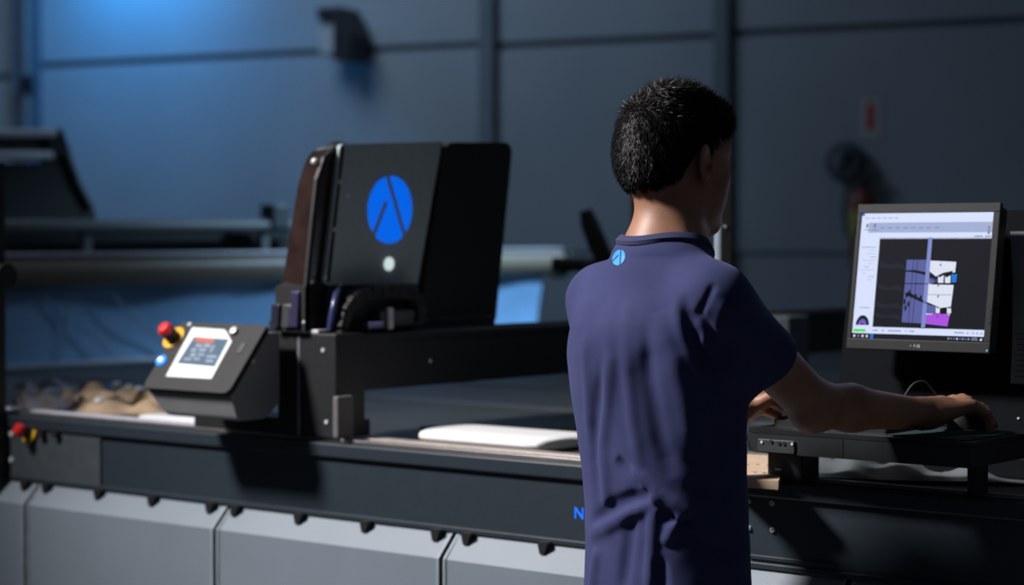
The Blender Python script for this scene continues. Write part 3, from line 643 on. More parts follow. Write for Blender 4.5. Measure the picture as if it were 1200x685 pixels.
mpd = build('mouse_pad', MB().prism(rounded([(tx1-.165, TY+.012), (tx1-.012, TY+.012), (tx1-.012, TY+.20), (tx1-.165, TY+.20)], .01), TZ, TZ+.003, 'z'), mat('teal_pad', (.008, .03, .03), .8), None); tag(mpd, 'thin dark teal mouse pad on the right end of the shelf', 'mouse pad')
mo = thing('computer_mouse', 'black computer mouse under the operator right hand', 'mouse', (MC[0], MC[1], TZ+.003))
vs = []; fs = []; n = 24; m_ = 10
MDIR = np.array([.50, .86, 0]); MS = np.array([.86, -.50, 0]); mfr = ((MC[0], MC[1], TZ+.003), MS, MDIR, np.array([0, 0, 1.]))
for j in range(m_+1):
    ph = (PI/2)*j/m_
    for i in range(n):
        t = 2*PI*i/n; vs.append((.030*math.cos(ph)**.6*math.cos(t), .052*math.cos(ph)**.6*math.sin(t), .034*math.sin(ph)*(1-.15*math.sin(t))))
for j in range(m_):
    for i in range(n): fs.append((j*n+i, j*n+(i+1) % n, (j+1)*n+(i+1) % n, (j+1)*n+i))
fs.append(list(range(n))[::-1]); mb = MB(mfr); mb.add(vs, fs); build('mouse_body', mb, M_black2, mo, True)
build('scroll_wheel', MB(mfr).cyl((-.004, .032, .024), (1, 0, 0), .008, .008, 14), M_black, mo, True)
cb_pts = [W(1150, 490, A=3.57), W(1120, 480, A=3.60), W(1098, 462, A=3.60), W(1084, 447, A=3.60), W(1070, 450, A=3.60), W(1058, 468, A=3.60), W(1050, 486, A=3.60)]
cc = []
for i in range(len(cb_pts)-1):
    p0_ = cb_pts[max(i-1, 0)]; p1_ = cb_pts[i]; p2_ = cb_pts[i+1]; p3_ = cb_pts[min(i+2, len(cb_pts)-1)]
    for t in (0, .25, .5, .75): cc.append(.5*((2*p1_)+(-p0_+p2_)*t+(2*p0_-5*p1_+4*p2_-p3_)*t*t+(-p0_+3*p1_-3*p2_+p3_)*t**3))
cc.append(cb_pts[-1]); build('cable', MB().tube(cc, .0018, 8), mat('cable_grey', (.015, .015, .018), .6), mo, True)

# ------------------------------------------------------------------ monitor and its black cabinet
ML = math.radians(9.5); YM = 3.42
mez = np.array([0, math.sin(ML), math.cos(ML)]); mex = np.array([1., 0, 0]); mn = np.array([0, -math.cos(ML), math.sin(ML)])
MO = W(992, 408, Y=YM)
MF = (MO, mex, mez, mn)           # x right, y up the screen, z towards the operator
def mpx(px, py, off=0.0):
    r = ray(px, py); o = np.array([0, 0, EYE]); O = MO+mn*off; t = ((O-o) @ mn)/(r @ mn); p = o+r*t-O; return float(p @ mex), float(p @ mez)
MW = mpx(1160, 412)[0]; MH = (mpx(1010, 240)[1]+mpx(1172, 237)[1])/2
mon = thing('monitor', 'small black desktop monitor showing a bright pattern layout program', 'monitor', W(1075, 412, Y=YM+.05))
def ob(name, mb, m, **k): return build(name, mb, m, mon, **k)
ob('back_shell', MB(MF).prism(rounded([(.004, .004), (MW-.004, .004), (MW-.004, MH-.004), (.004, MH-.004)], .008), -.035, -.008, 'z'), M_black)
SL, SR, SB, ST = .0085*1, mpx(1153, 400)[0], mpx(998, 396)[1], mpx(1012, 250)[1]
SL = mpx(998, 396)[0]
mbz = mat('bezel', (.009, .010, .012), .45, spec=.3)
def ring(x0, y0, x1, y1, X0, Y0, X1, Y1, z0, z1, m, name):
    for q in ((X0, Y0, X1, y0), (X0, y1, X1, Y1), (X0, y0, x0, y1), (x1, y0, X1, y1)): ob(name, MB(MF).box(q[0], q[1], z0, q[2], q[3], z1, .0012), m)
ring(SL, SB, SR, ST, 0, 0, MW, MH, -.008, .003, mbz, 'bezel')
scr = MB(MF)
sm = {}
def smt(name, c, s=1.0): return mat('scr_'+name, (.004, .004, .005), .25, var=0, emit=c, estr=s, spec=.12)
def srect(layer, u0, v0, u1, v1, mt, nm='screen_element'):
    x0_, x1_ = SL+(SR-SL)*u0, SL+(SR-SL)*u1; y0_, y1_ = ST-(ST-SB)*v1, ST-(ST-SB)*v0
    return (x0_, y0_, x1_, y1_, layer, mt)
LB = .00025
ob('display', MB(MF).box(SL, SB, -.006, SR, ST, -.0005), smt('dark', (.012, .014, .019)), label='glowing program picture')
pic = {}
def R_(layer, u0, v0, u1, v1, mt, name='screen_element'):
    x0_, x1_ = SL+(SR-SL)*u0, SL+(SR-SL)*u1; y0_, y1_ = ST-(ST-SB)*v1, ST-(ST-SB)*v0; z = -.0005+LB*layer
    pic.setdefault((name, mt.name, 0), (MB(MF), mt))[0].box(x0_, y0_, z-.0001, x1_, y1_, z)
def Pg(layer, pts, mt, name='screen_element'):
    z = -.0005+LB*layer; key = (name, mt.name, len(pic) if name == 'pattern_piece' else 0)
    pic.setdefault(key, (MB(MF), mt))[0].prism([(SL+(SR-SL)*u, ST-(ST-SB)*v) for u, v in pts], z-.0001, z, 'z')
cW = smt('white', (.68, .75, .98), 1.0); cT = smt('tool', (.46, .53, .84), .80); cG = smt('mark', (.22, .25, .36), .8); cD = smt('task', (.008, .010, .016)); cSl = smt('slate', (.115, .135, .38), .9)
cBd = smt('band', (.24, .29, .66), .9); cPk = smt('piece', (.72, .76, .88), 1.0); cMg = smt('magenta', (.42, .09, .78), .95); cGr = smt('green', (.04, .75, .06), 1.0); cBl = smt('blue', (.02, .20, .75), .9); cBk = smt('black', (.006, .007, .012)); cC = smt('canvas', (.009, .010, .015))
R_(1, 0, 0, 1, .205, cW, 'toolbar'); R_(2, .06, .075, 1, .155, cT, 'toolbar_band'); R_(1, 0, .20, .155, .91, cW, 'side_panel'); R_(1, .155, .195, 1, .905, cC, 'canvas')
R_(1, 0, .905, 1, .957, cW, 'status_bar'); R_(2, .06, .905, .9, .957, cW, 'status_bar'); R_(1, 0, .957, 1, 1, cD, 'taskbar')
R_(3, 0, .0, .022, .02, cBl, 'window_icon'); R_(3, .01, .925, .105, .945, cGr, 'progress_bar')
for i in range(6): R_(3, .03+.045*i, .035, .06+.045*i, .043, cT, 'menu_text')
for i, u in enumerate((.04, .10)): R_(3, u, .085, u+.016, .115, cG, 'tool_icon'); R_(3, u-.015, .13, u+.03, .136, cG, 'tool_icon')
for i in range(8): R_(3, .15+.06*i, .115, .15+.06*i+.035, .121, cG, 'tool_text')
for i in range(4): R_(3, .36+.065*i, .085, .36+.065*i+.02, .095, cT, 'tool_icon')
for v in (.08, .11, .135, .155): R_(4, .965, v, .982, v+.014, cG if v > .1 else smt('olive', (.5, .5, .2)), 'tool_icon')
R_(3, .87, .182, .93, .190, cG, 'tool_text'); R_(3, .95, .182, .99, .190, cG, 'tool_text')
for i, (u0, u1) in enumerate(((.02, .13), (.08, .13), (.06, .135), (.09, .14), (.03, .14), (.08, .12), (.05, .09), (.02, .13), (.04, .07), (.09, .135), (.08, .12))): R_(3, u0, .27+.026*i, u1, .274+.026*i, cT if i % 3 else cG, 'panel_text')
R_(3, .04, .752, .12, .757, cG, 'panel_text')
Pg(3, [(.075+.052*math.cos(t), .893-.078*math.sin(t)) for t in np.linspace(0, PI, 20)], cBk, 'dial'); Pg(4, [(.075+.034*math.cos(t), .893-.05*math.sin(t)) for t in np.linspace(0, PI, 16)], cSl, 'dial'); Pg(5, [(.075+.02*math.cos(t), .893-.03*math.sin(t)) for t in np.linspace(0, PI, 14)], cMg, 'dial')
Pg(6, [(.075+.012*math.cos(t), .893-.018*math.sin(t)) for t in np.linspace(0, PI, 10)], cBk, 'dial')
for u0, u1 in ((.16, .20), (.23, .25), (.28, .38), (.41, .42), (.44, .48), (.78, .85)): R_(4, u0, .928, u1, .935, cG, 'status_text')
for u in (.87, .91, .94, .97): R_(4, u, .925, u+.014, .940, cT, 'status_icon')
for i in range(4): R_(3, .012+.033*i, .970, .026+.033*i, .988, cPk if i != 1 else cG, 'task_icon')
R_(3, .145, .960, .168, .998, cBl, 'task_icon')
for i in range(8): R_(3, .735+.021*i, .972, .745+.021*i, .984, (cT, cG, cG, cPk, cBl, cT, cG, cT)[i], 'tray_icon')
R_(3, .91, .968, .95, .972, cT, 'tray_icon'); R_(3, .905, .980, .955, .984, cT, 'tray_icon'); R_(3, .97, .972, .985, .988, cPk, 'tray_icon')
# cloth layout
R_(3, .378, .37, .535, .862, cSl, 'fabric_area'); Pg(3, [(.535, .375), (.752, .385), (.745, .60), (.735, .80), (.535, .80)], cPk, 'pattern_area')
Pg(4, [(.535, .80), (.60, .795), (.655, .775), (.70, .785), (.735, .80), (.725, .885), (.535, .868)], cMg, 'pattern_piece')
Pg(3, [(.535, .868), (.378, .862), (.378, .84), (.535, .85)], cSl, 'fabric_area')
R_(6, .530, .195, .560, .900, cBd, 'scan_band')
Pg(5, [(.378, .455), (.44, .450), (.49, .46), (.535, .468), (.56, .49), (.60, .51), (.56, .505), (.50, .482), (.43, .468), (.378, .465)], cBk, 'pattern_line')
Pg(5, [(.56, .462), (.61, .50), (.66, .472), (.73, .455), (.735, .48), (.68, .50), (.62, .53), (.56, .52)], cBk, 'pattern_line')
Pg(5, [(.56, .50), (.63, .52), (.62, .555), (.56, .555)], cSl, 'fabric_area')
Pg(5, [(.60, .522), (.66, .488), (.767, .462), (.767, .556), (.60, .556)], cBk, 'pattern_line'); Pg(5, [(.60, .73), (.66, .745), (.75, .73), (.745, .79), (.60, .79)], cBk, 'pattern_line')
for u in (.63, .682): Pg(7, [(u, .55), (u-.003, .495), (u+.010, .51), (u+.020, .50), (u+.038, .49), (u+.040, .55)], cPk, 'pattern_piece')
Pg(7, [(.73, .545), (.728, .475), (.745, .485), (.768, .478), (.765, .545)], cBl, 'pattern_piece')
Pg(6, [(.62, .545), (.76, .555), (.75, .565), (.56, .562)], cBk, 'pattern_line'); R_(6, .378, .555, .56, .562, cBk, 'pattern_line'); R_(6, .56, .64, .735, .644, cG, 'pattern_line')
for u in (.43, .46): R_(6, u, .37, u+.003, .86, cBk, 'pattern_line')
Pg(6, [(.39, .63), (.42, .625), (.46, .65), (.52, .68), (.56, .70), (.62, .725), (.67, .745), (.62, .735), (.54, .712), (.45, .672), (.39, .65)], cBk, 'pattern_line')
Pg(6, [(.56, .71), (.62, .73), (.65, .76), (.62, .79), (.56, .79)], cSl, 'fabric_area')
for u in (.632, .715): Pg(7, [(u, .785), (u-.003, .735), (u+.012, .75), (u+.024, .74), (u+.030, .76), (u+.030, .785)], cPk, 'pattern_piece')
Pg(8, [(.66, .76), (.675, .745), (.70, .77), (.712, .76), (.70, .79), (.68, .78), (.662, .79)], cBk, 'pattern_line')
for (u, v) in ((.64, .41), (.635, .57), (.64, .655), (.645, .81)): Pg(9, [(u-.007, v), (u, v-.012), (u+.007, v), (u, v+.012)], smt('pin', (.16, .03, .35)), 'pin_mark')
for k_ in range(7):
    t = np.linspace(0, 2*PI, 15)[:-1]; cx_, cy_ = (.40, .42, .47, .51, .39, .40, .42)[k_], (.65, .72, .66, .67, .70, .75, .63)[k_]
    Pg(7+k_*.1, [(cx_+.012*math.cos(a)*(1 if i % 2 else .5), cy_+.03*math.sin(a)*(1 if i % 2 else .6)) for i, a in enumerate(t)], cBk, 'pattern_line')
cF = smt('faint', (.015, .017, .026))
for (v0, v1) in ((.38, .45), (.56, .62), (.70, .76), (.79, .84)): Pg(3, [(.17, v0), (.25, v0+.03), (.33, v0+.01), (.375, v1-.02), (.375, v1), (.30, v1-.01), (.22, v1-.005), (.17, v1-.02)], cF, 'faint_piece')
for (nm, _, _k), (mb, mt) in pic.items(): ob(nm, mb, mt)
# bezel marks: power mark, two thin strokes, corner light, buttons at right
a = mpx(1072, 405)
for dx in (0, .006, .010): ob('bezel_mark', MB(MF).box(a[0]+dx, a[1]-.0035+(.001 if dx == 0 else 0), .003, a[0]+dx+.0014, a[1]+.002, .0034), mat('mark_grey', (.5, .55, .6), .4))
ob('bezel_mark', MB(MF).box(a[0]-.008, a[1]-.001, .003, a[0]-.0065, a[1]+.0005, .0034), mat('mark_grey', (.5, .55, .6), .4))
ob('power_light', MB(MF).box(MW-.006, .004, .003, MW-.0035, .0065, .0036), smt('powerled', (.5, .65, .9)))
for i in range(3): ob('bezel_button', MB(MF).box(MW-.0055, .055+.011*i, .003, MW-.0030, .061+.011*i, .0038), M_black2)
ob('mount_arm', MB(MF).box(MW*.35, MH*.3, -.075, MW*.65, MH*.7, -.034, .004), M_black)
# black cabinet panel
YC2 = YM+.075; cez = mez
CO = W(985, 480, Y=YC2); CF = (CO, mex, mez, mn)
def cpx(px, py):
    r = ray(px, py); o = np.array([0, 0, EYE]); t = ((CO-o) @ mn)/(r @ mn); p = o+r*t-CO; return float(p @ mex), float(p @ mez)
cab = thing('computer_cabinet', 'black upright backboard cabinet behind the monitor with a sheet of paper', 'cabinet', (CO[0]+.3, YC2, ZT-.004))
xr = .62; top = cpx(1100, 247)[1]; lx = cpx(996, 260)[0]
bot = (ZT-.004-CO[2])/mez[2]+.012
build('backboard', MB(CF).prism(rounded([(-.012, bot), (xr, bot), (xr, top), (-.004, top)], [.002, .002, .01, .035]), -.05, 0, 'z'), mat('cabinet_black', (.005, .006, .008), .7, var=.05, spec=.05), cab)
build('front_ledge', MB().box(CO[0]+.0, YC2-.012, ZT-.004, CO[0]+.6, YC2+.02, ZT+.05, .006), M_black, cab)
for px, py in ((1194, 490),):
    a = cpx(px, py); build('screw', MB(CF).cyl((a[0], a[1], 0), (0, 0, 1), .002, .003, 8), M_steel, cab)
# paper sheet taped on the board
pv = [cpx(1186, 272), cpx(1190, 330), cpx(1188, 400), cpx(1184, 449)]
vs = []; fs = []; nx_, ny_ = 10, 16; yt, yb_ = pv[0][1], pv[3][1]
for j in range(ny_+1):
    v = j/ny_; xl = np.interp(v, [0, .33, .72, 1], [q[0] for q in pv])
    for i in range(nx_+1):
        u = i/nx_; vs.append((xl+(pv[0][0]+.155-xl)*u, yb_*v+yt*(1-v), .002+.004*math.sin(PI*v)*(1-u)+.002*math.sin(3*u+5*v)+.006*(1-u)**2*(1-v)))
for j in range(ny_):
    for i in range(nx_): a = j*(nx_+1)+i; fs.append((a, a+1, a+nx_+2, a+nx_+1))
n_ = len(vs); vs += [(x, y, z-.0006) for x, y, z in vs]; fs += [tuple(n_+q for q in f) for f in fs]
mb = MB(CF); mb.add(vs, fs); ppr = thing('paper_sheet', 'curled printed paper sheet fixed beside the monitor at the right edge', 'paper', CO+mex*(pv[0][0]+.08)+mez*yb_)
build('sheet', mb, mat('paper', (.22, .25, .27), .8, var=.05), ppr, True)  # white paper, its shade put into the grey base colour
for i in range(9):
    y = yb_+.012+.010*i; wd_ = .05+.03*((i*7) % 3); build('text_line', MB(CF).box(pv[3][0]+.012, y, .0105, pv[3][0]+.012+wd_, y+.0022, .0110), mat('ink', (.08, .08, .09), .8), ppr)

# ------------------------------------------------------------------ person: implicit-surface modeller
class Prim:
    def __init__(s, fn, c, R, k, op='u'): s.fn = fn; s.c = np.array(c, float); s.R = R; s.k = k; s.op = op
def rc(a, b, r1, r2, k=.02, op='u'):
    a = np.array(a, float); b = np.array(b, float); ba = b-a; L2 = float(ba @ ba)+1e-12
    def fn(P):
        pa = P-a; h = np.clip(pa @ ba/L2, 0, 1); return np.linalg.norm(pa-h[..., None]*ba, axis=-1)-(r1+(r2-r1)*h)
    return Prim(fn, (a+b)/2, math.sqrt(L2)/2+max(r1, r2), k, op)
def el(c, rad, F=None, k=.02, op='u'):
    c = np.array(c, float); rad = np.array(rad, float); F = np.eye(3) if F is None else np.array(F)
    def fn(P):
        q = (P-c) @ F.T; k0 = np.linalg.norm(q/rad, axis=-1); k1 = np.linalg.norm(q/rad**2, axis=-1)+1e-9; return k0*(k0-1)/k1
    return Prim(fn, c, rad.max(), k, op)
def ev(prims, P):
    d = np.full(P.shape[:-1], 9.0)
    for p in prims:
        q = p.fn(P); k = p.k
        if p.op == 'u':
            if k > 0: h = np.clip(.5+.5*(d-q)/k, 0, 1); d = d*(1-h)+q*h-k*h*(1-h)
            else: d = np.minimum(d, q)
        elif p.op == 's':
            h = np.clip(.5-.5*(d+q)/max(k, 1e-6), 0, 1); d = d*(1-h)-q*h+k*h*(1-h)
        elif p.op == 'i': d = np.maximum(d, q)
        elif p.op == 'd': d = d-q
    return d
def mesh_sdf(prims, lo, hi, res, B=16):
    lo = np.array(lo, float); hi = np.array(hi, float); nb = np.ceil((hi-lo)/(res*B)).astype(int); nc = nb*B
    VV = []; VI = []; EE = []; half = res*B*math.sqrt(3)/2
    g = np.stack(np.meshgrid(*[np.arange(B+1)]*3, indexing='ij'), -1)
    def gid(i): return (i[..., 0]*(nc[1]+2)+i[..., 1])*(nc[2]+2)+i[..., 2]
    offs = [(0, 0, 0), (1, 0, 0), (0, 1, 0), (1, 1, 0), (0, 0, 1), (1, 0, 1), (0, 1, 1), (1, 1, 1)]
    edg = [(a, b) for a in range(8) for b in range(a+1, 8) if bin(a ^ b).count('1') == 1]
    for bx in range(nb[0]):
        for by in range(nb[1]):
            for bz in range(nb[2]):
                b0 = np.array([bx, by, bz])*B; cen = lo+(b0+B/2)*res
                act = [p for p in prims if p.R is None or np.linalg.norm(cen-p.c) < p.R+half+p.k*1.2+.01]
                if not any(p.op == 'u' for p in act): continue
                if ev(act, cen[None])[0] > half*1.25+.012 or ev(act, cen[None])[0] < -half*1.6-.02: continue
                D = ev(act, lo+(b0+g)*res); ins = D < 0
                if ins.all() or not ins.any(): continue
                c = np.stack([ins[o[0]:B+o[0], o[1]:B+o[1], o[2]:B+o[2]] for o in offs], -1)
                cr = c.any(-1) & ~c.all(-1); I = np.argwhere(cr)
                dv = np.stack([D[I[:, 0]+o[0], I[:, 1]+o[1], I[:, 2]+o[2]] for o in offs], -1)
                acc = np.zeros((len(I), 3)); cnt = np.zeros(len(I)); of = np.array(offs, float)
                for a, b in edg:
                    m = (dv[:, a] < 0) != (dv[:, b] < 0); den = np.where(m, dv[:, a]-dv[:, b], 1); t = np.where(m, dv[:, a]/den, 0)
                    acc += (of[a]+(of[b]-of[a])*t[:, None])*m[:, None]; cnt += m
                VV.append(lo+(b0+I+acc/cnt[:, None])*res); VI.append(gid(b0+I))
                for ax in range(3):
                    sl = [slice(0, B)]*3; s2 = list(sl); s2[ax] = slice(1, B+1)
                    A_, B_ = ins[tuple(sl)], ins[tuple(s2)]; J = np.argwhere(A_ != B_)
                    if len(J) == 0: continue
                    flip = A_[J[:, 0], J[:, 1], J[:, 2]]; J = J+b0; e1 = np.zeros(3, int); e2 = np.zeros(3, int); e1[(ax+1) % 3] = 1; e2[(ax+2) % 3] = 1
                    q = np.stack([gid(J), gid(J-e1), gid(J-e1-e2), gid(J-e2)], -1); q[~flip] = q[~flip][:, ::-1]; EE.append(q)
    V = np.concatenate(VV); ids = np.concatenate(VI); F_ = np.concatenate(EE); od = np.argsort(ids); ids = ids[od]; V = V[od]
    pos = np.searchsorted(ids, F_); pos = np.clip(pos, 0, len(ids)-1); ok = (ids[pos] == F_).all(1); return V, pos[ok]
def smesh(name, V, Fq, m, parent, label=None):
    org = LOCS[parent.name]; me = bpy.data.meshes.new(name)
    me.from_pydata((V-org).tolist(), [], Fq.tolist()); me.materials.append(m); me.polygons.foreach_set('use_smooth', [True]*len(Fq)); me.update()
    o = bpy.data.objects.new(name, me); COL.objects.link(o); o.parent = parent; LOCS[o.name] = org
    if label: o['label'] = label
    return o
def trace(prims, px, py, t0=2.6, n=80):
    r = ray(px, py); r = r/np.linalg.norm(r); t = t0; o = np.array([0, 0, EYE])
    for _ in range(n):
        d = ev(prims, (o+r*t)[None])[0]
        if d < 3e-4: return o+r*t
        t += d*.7
        if t > 5: return None
    return o+r*t

TA = math.radians(52)            # torso faces 52 degrees right of straight away from the camera
TFW = FWD*math.cos(TA)+RGT*math.sin(TA); TRT = RGT*math.cos(TA)-FWD*math.sin(TA); UP = np.array([0, 0, 1.])
TC = W(774, 400, A=3.35); TC[2] = 0
def T(r, f, z): return TC+TRT*r+TFW*f+UP*z
pr = thing('person', 'person in a navy T-shirt seen from behind, working at keyboard and mouse', 'person', T(0, 0, 0))
def loft(tab, grow, k=.02, op='u'):
    tab = np.array(tab, float)      # rows z, cr, cf, a, b
    zz = np.linspace(tab[0, 0], tab[-1, 0], 60); fine = np.stack([zz]+[np.interp(zz, tab[:, 0], tab[:, i]) for i in (1, 2, 3, 4)], 1)
    for _ in range(30): fine[1:-1, 1:] = (fine[:-2, 1:]+2*fine[1:-1, 1:]+fine[2:, 1:])/4
    tab = fine
    B_ = np.stack([TRT, TFW, UP], 0)
    def fn(P):
        q = (P-TC) @ B_.T; z = q[..., 2]
        cr_, cf_, a, b = [np.interp(z, tab[:, 0], tab[:, i]) for i in (1, 2, 3, 4)]
        a = a+grow; b = b+grow; x = q[..., 0]-cr_; y = q[..., 1]-cf_; 
        k0 = ((np.abs(x)/a)**2.3+(np.abs(y)/b)**2.3)**(1/2.3); k1 = np.sqrt((x/a**2)**2+(y/b**2)**2)+1e-6
        d = np.where(k0 > .3, k0*(k0-1)/k1*np.clip(k0, .3, 1)**0, -.05); d = np.minimum(d, .6)
        top, bot = tab[-1, 0]+grow*.5, tab[0, 0]
        e = np.maximum(z-top, bot-z); m = np.maximum(d, e); return np.where((d > 0) & (e > 0), np.sqrt(np.maximum(d, 0)**2+np.maximum(e, 0)**2), m)
    return Prim(fn, TC+UP*(tab[0, 0]+tab[-1, 0])/2, (tab[-1, 0]-tab[0, 0])/2+.25, k, op)
# key joints
SHL, SHR = W(707, 352, A=3.475), W(836, 354, A=3.235)
ELR, WRR = W(953, 474, A=3.38), W(1088, 485, A=3.50)
HLW = W(862, 486, A=3.70)        # left wrist
ELL = np.array([-2.09, 2.93, 1.19])
NKB = W(779, 292, A=3.36); NKT = W(790, 205, A=3.375)
torso = [(.88, .012, .0, .146, .106), (1.0, .012, .002, .138, .102), (1.12, .01, .002, .134, .100), (1.25, .002, -.005, .154, .108), (1.36, 0, -.01, .172, .112), (1.43, 0, -.012, .150, .092), (1.47, 0, -.010, .105, .066), (1.50, 0, 0, .06, .05)]
# head frame
HA = math.radians(55); HP = math.radians(7)
hf = FWD*math.cos(HA)+RGT*math.sin(HA); hr = RGT*math.cos(HA)-FWD*math.sin(HA)
hfw = hf*math.cos(HP)-UP*math.sin(HP); hup = UP*math.cos(HP)+hf*math.sin(HP)
HC = W(791, 187, A=3.385); HB = np.stack([hr, hfw, hup], 0)
def H(x, y, z): return HC+hr*x+hfw*y+hup*z
def hel(c, rad, k=.012, op='u', F=None): return el(H(*c), rad, HB if F is None else F, k, op)
def hrc(a, b, r1, r2, k=.012, op='u'): return rc(H(*a), H(*b), r1, r2, k, op)
head = [hel((0, -.014, .030), (.074, .094, .080), k=.0), hel((0, .030, -.010), (.062, .062, .090), k=.04), hel((0, -.035, -.015), (.062, .06, .06), k=.03),
        hrc((.046, .005, -.062), (.018, .070, -.100), .020, .018, .025), hrc((-.046, .005, -.062), (-.018, .070, -.100), .020, .018, .025), hrc((-.012, .078, -.098), (.012, .078, -.098), .017, .017, .02),
        hrc((-.035, .070, .028), (.035, .070, .028), .014, .014, .02),
        hrc((0, .088, .012), (0, .106, -.026), .008, .0115, .012), hel((.012, .096, -.030), (.009, .009, .007), .006), hel((-.012, .096, -.030), (.009, .009, .007), .006),
        hel((.046, .058, -.022), (.020, .022, .018), .02), hel((-.046, .058, -.022), (.020, .022, .018), .02), hel((.038, .050, -.058), (.024, .032, .034), .025), hel((-.038, .050, -.058), (.024, .032, .034), .025),
        hel((.032, .094, .006), (.017, .014, .011), .012, 's'), hel((-.032, .094, .006), (.017, .014, .011), .012, 's'),
        hel((.032, .0745, .005), (.0145, .0132, .0125), .005), hel((-.032, .0745, .005), (.0145, .0132, .0125), .005), hel((.032, .087, .0045), (.0118, .0115, .0042), .001, 's'), hel((-.032, .087, .0045), (.0118, .0115, .0042), .001, 's'),
        hel((0, .0905, -.0565), (.022, .010, .0062), .006), hel((0, .0895, -.0680), (.019, .010, .0070), .006), hel((0, .101, -.0620), (.021, .006, .0018), .002, 's')]
for s in (1, -1):
    earF = np.stack([hr*math.cos(.38)*1+hfw*(-s)*math.sin(.38)*-1, hfw, hup], 0)
    tilt = hfw*-.18+hup*.98
    c = H(s*.084, -.004, -.007); e1 = hr*s*.88+hfw*.47; e1 /= np.linalg.norm(e1); e3 = tilt/np.linalg.norm(tilt); e2 = np.cross(e3, e1); e2 /= np.linalg.norm(e2); e3 = np.cross(e1, e2)
    F3 = np.stack([e1, e2, e3], 0)
    head += [el(c, (.0065, .0185, .030), F3, .004), el(c+e1*.0065+e3*.002+hfw*.001, (.006, .0125, .022), F3, .004, 's'), el(c+e1*.001-e3*.026, (.005, .009, .009), F3, .006), rc(c+hfw*.012-e3*.004+e1*.004, c+hfw*.010-e3*.012+e1*.004, .0045, .0045, .004)]
neck = [rc(NKB, NKT, .062, .056, .03), rc(NKT+hfw*.03-UP*.02, NKB+TFW*.035-UP*.02, .03, .036, .03), rc(NKT-UP*.005+hr*.02, NKB+TRT*.05-UP*.03, .02, .022, .03), rc(NKT-UP*.005-hr*.02, NKB-TRT*.05-UP*.03, .02, .022, .03)]
def hand(wr, f, n, s, curls, spread, thumb, sc=1.0, lens=((.043, .026, .020), (.047, .029, .021), (.043, .027, .020), (.034, .020, .018))):
    """f forward, n back-of-hand normal, s towards the thumb side"""
    out = []; f = f/np.linalg.norm(f); s = s-f*(s @ f); s /= np.linalg.norm(s); n = n-f*(n @ f)-s*(n @ s); n /= np.linalg.norm(n)
    ks = (.030, .010, -.010, -.029); kf = (.086, .090, .084, .076)
    for i in range(4):
        kn = wr+(s*ks[i]+f*kf[i]+n*(.004-.003*abs(i-1.3)))*sc
        out.append(rc(wr+s*ks[i]*.6*sc+f*.012*sc, kn, .0165*sc, .0115*sc, .010))
        d = f*math.cos(spread[i])+s*math.sin(spread[i]); a = 0; p = kn; r = .0098*sc
        for j in range(3):
            a += curls[i][j]; dd = d*math.cos(a)-n*math.sin(a); q = p+dd*lens[i][j]*sc
            r2 = r-(.0010 if j < 2 else .0016)*sc; out.append(rc(p, q, r, r2, .0035)); p = q; r = r2
    out.append(rc(wr+f*.012*sc+s*.010*sc, wr+(f*.040+s*.030-n*.010)*sc, .016*sc, .014*sc, .014))
    p = wr+(f*.036+s*.032-n*.010)*sc; r = .0125*sc
    for (df, ds, dn, L_) in thumb:
        v = f*df+s*ds+n*dn; v = v/np.linalg.norm(v); q = p+v*L_*sc; out.append(rc(p, q, r, r-.0018*sc, .005)); p = q; r -= .0018*sc
    return out
# right arm and hand on the mouse
armR = [rc(SHR, SHR+(ELR-SHR)*.5, .045, .0445, .03), rc(SHR+(ELR-SHR)*.5, ELR, .0445, .040, .02), rc(ELR, ELR+(WRR-ELR)*.32, .039, .0385, .02), rc(ELR+(WRR-ELR)*.32, WRR, .038, .0255, .02), el(ELR-UP*.016-RGT*.004, (.024, .024, .022), None, .03)]
fR = W(1135, 470, A=3.545)-WRR; fR /= np.linalg.norm(fR)
nR = UP*.96-RGT*.0-FWD*.22
handR = hand(WRR, fR, nR, -RGT*.55+FWD*.8, [(.55, .55, .35), (.55, .6, .4), (.60, .65, .4), (.65, .7, .45)], (.08, .0, -.08, -.18), [(.75, .45, -.45, .040), (.95, .1, -.3, .030)])
armR.append(rc(WRR-(WRR-ELR)*.06, WRR+fR*.03, .0255, .026, .015))
# left arm and hand over the keyboard
armL = [rc(SHL, ELL, .050, .040, .03), rc(ELL, ELL+(HLW-ELL)*.35, .040, .039, .02), rc(ELL+(HLW-ELL)*.35, HLW, .039, .026, .02)]
fL = W(893, 458, A=3.74)-HLW; fL = fL/np.linalg.norm(fL)*1.0
fL = np.array([.30, .80, .30]); fL /= np.linalg.norm(fL)
handL = hand(HLW, fL, UP*.75-RGT*.55, RGT*.75+UP*.55, [(.55, .75, .5), (.7, .9, .6), (.8, .9, .6), (.85, .95, .6)], (.05, 0, -.05, -.12), [(.45, .85, -.25, .040), (.8, .6, -.35, .030)], .98)
shl = [rc(NKB-UP*.02-TFW*.01, SHL, .042, .046, .05), rc(NKB-UP*.02-TFW*.01, SHR, .042, .046, .05), rc(NKB-UP*.03, T(0, -.02, 1.36), .06, .1, .05)]
body = [loft(torso, -.012, 0)]+shl+neck+armR+armL+handR+handL+[Prim(p.fn, p.c, p.R, p.k, p.op) for p in head]
# the head list starts with its own union; give it a smooth join to the neck
body[len(body)-len(head)].k = .02
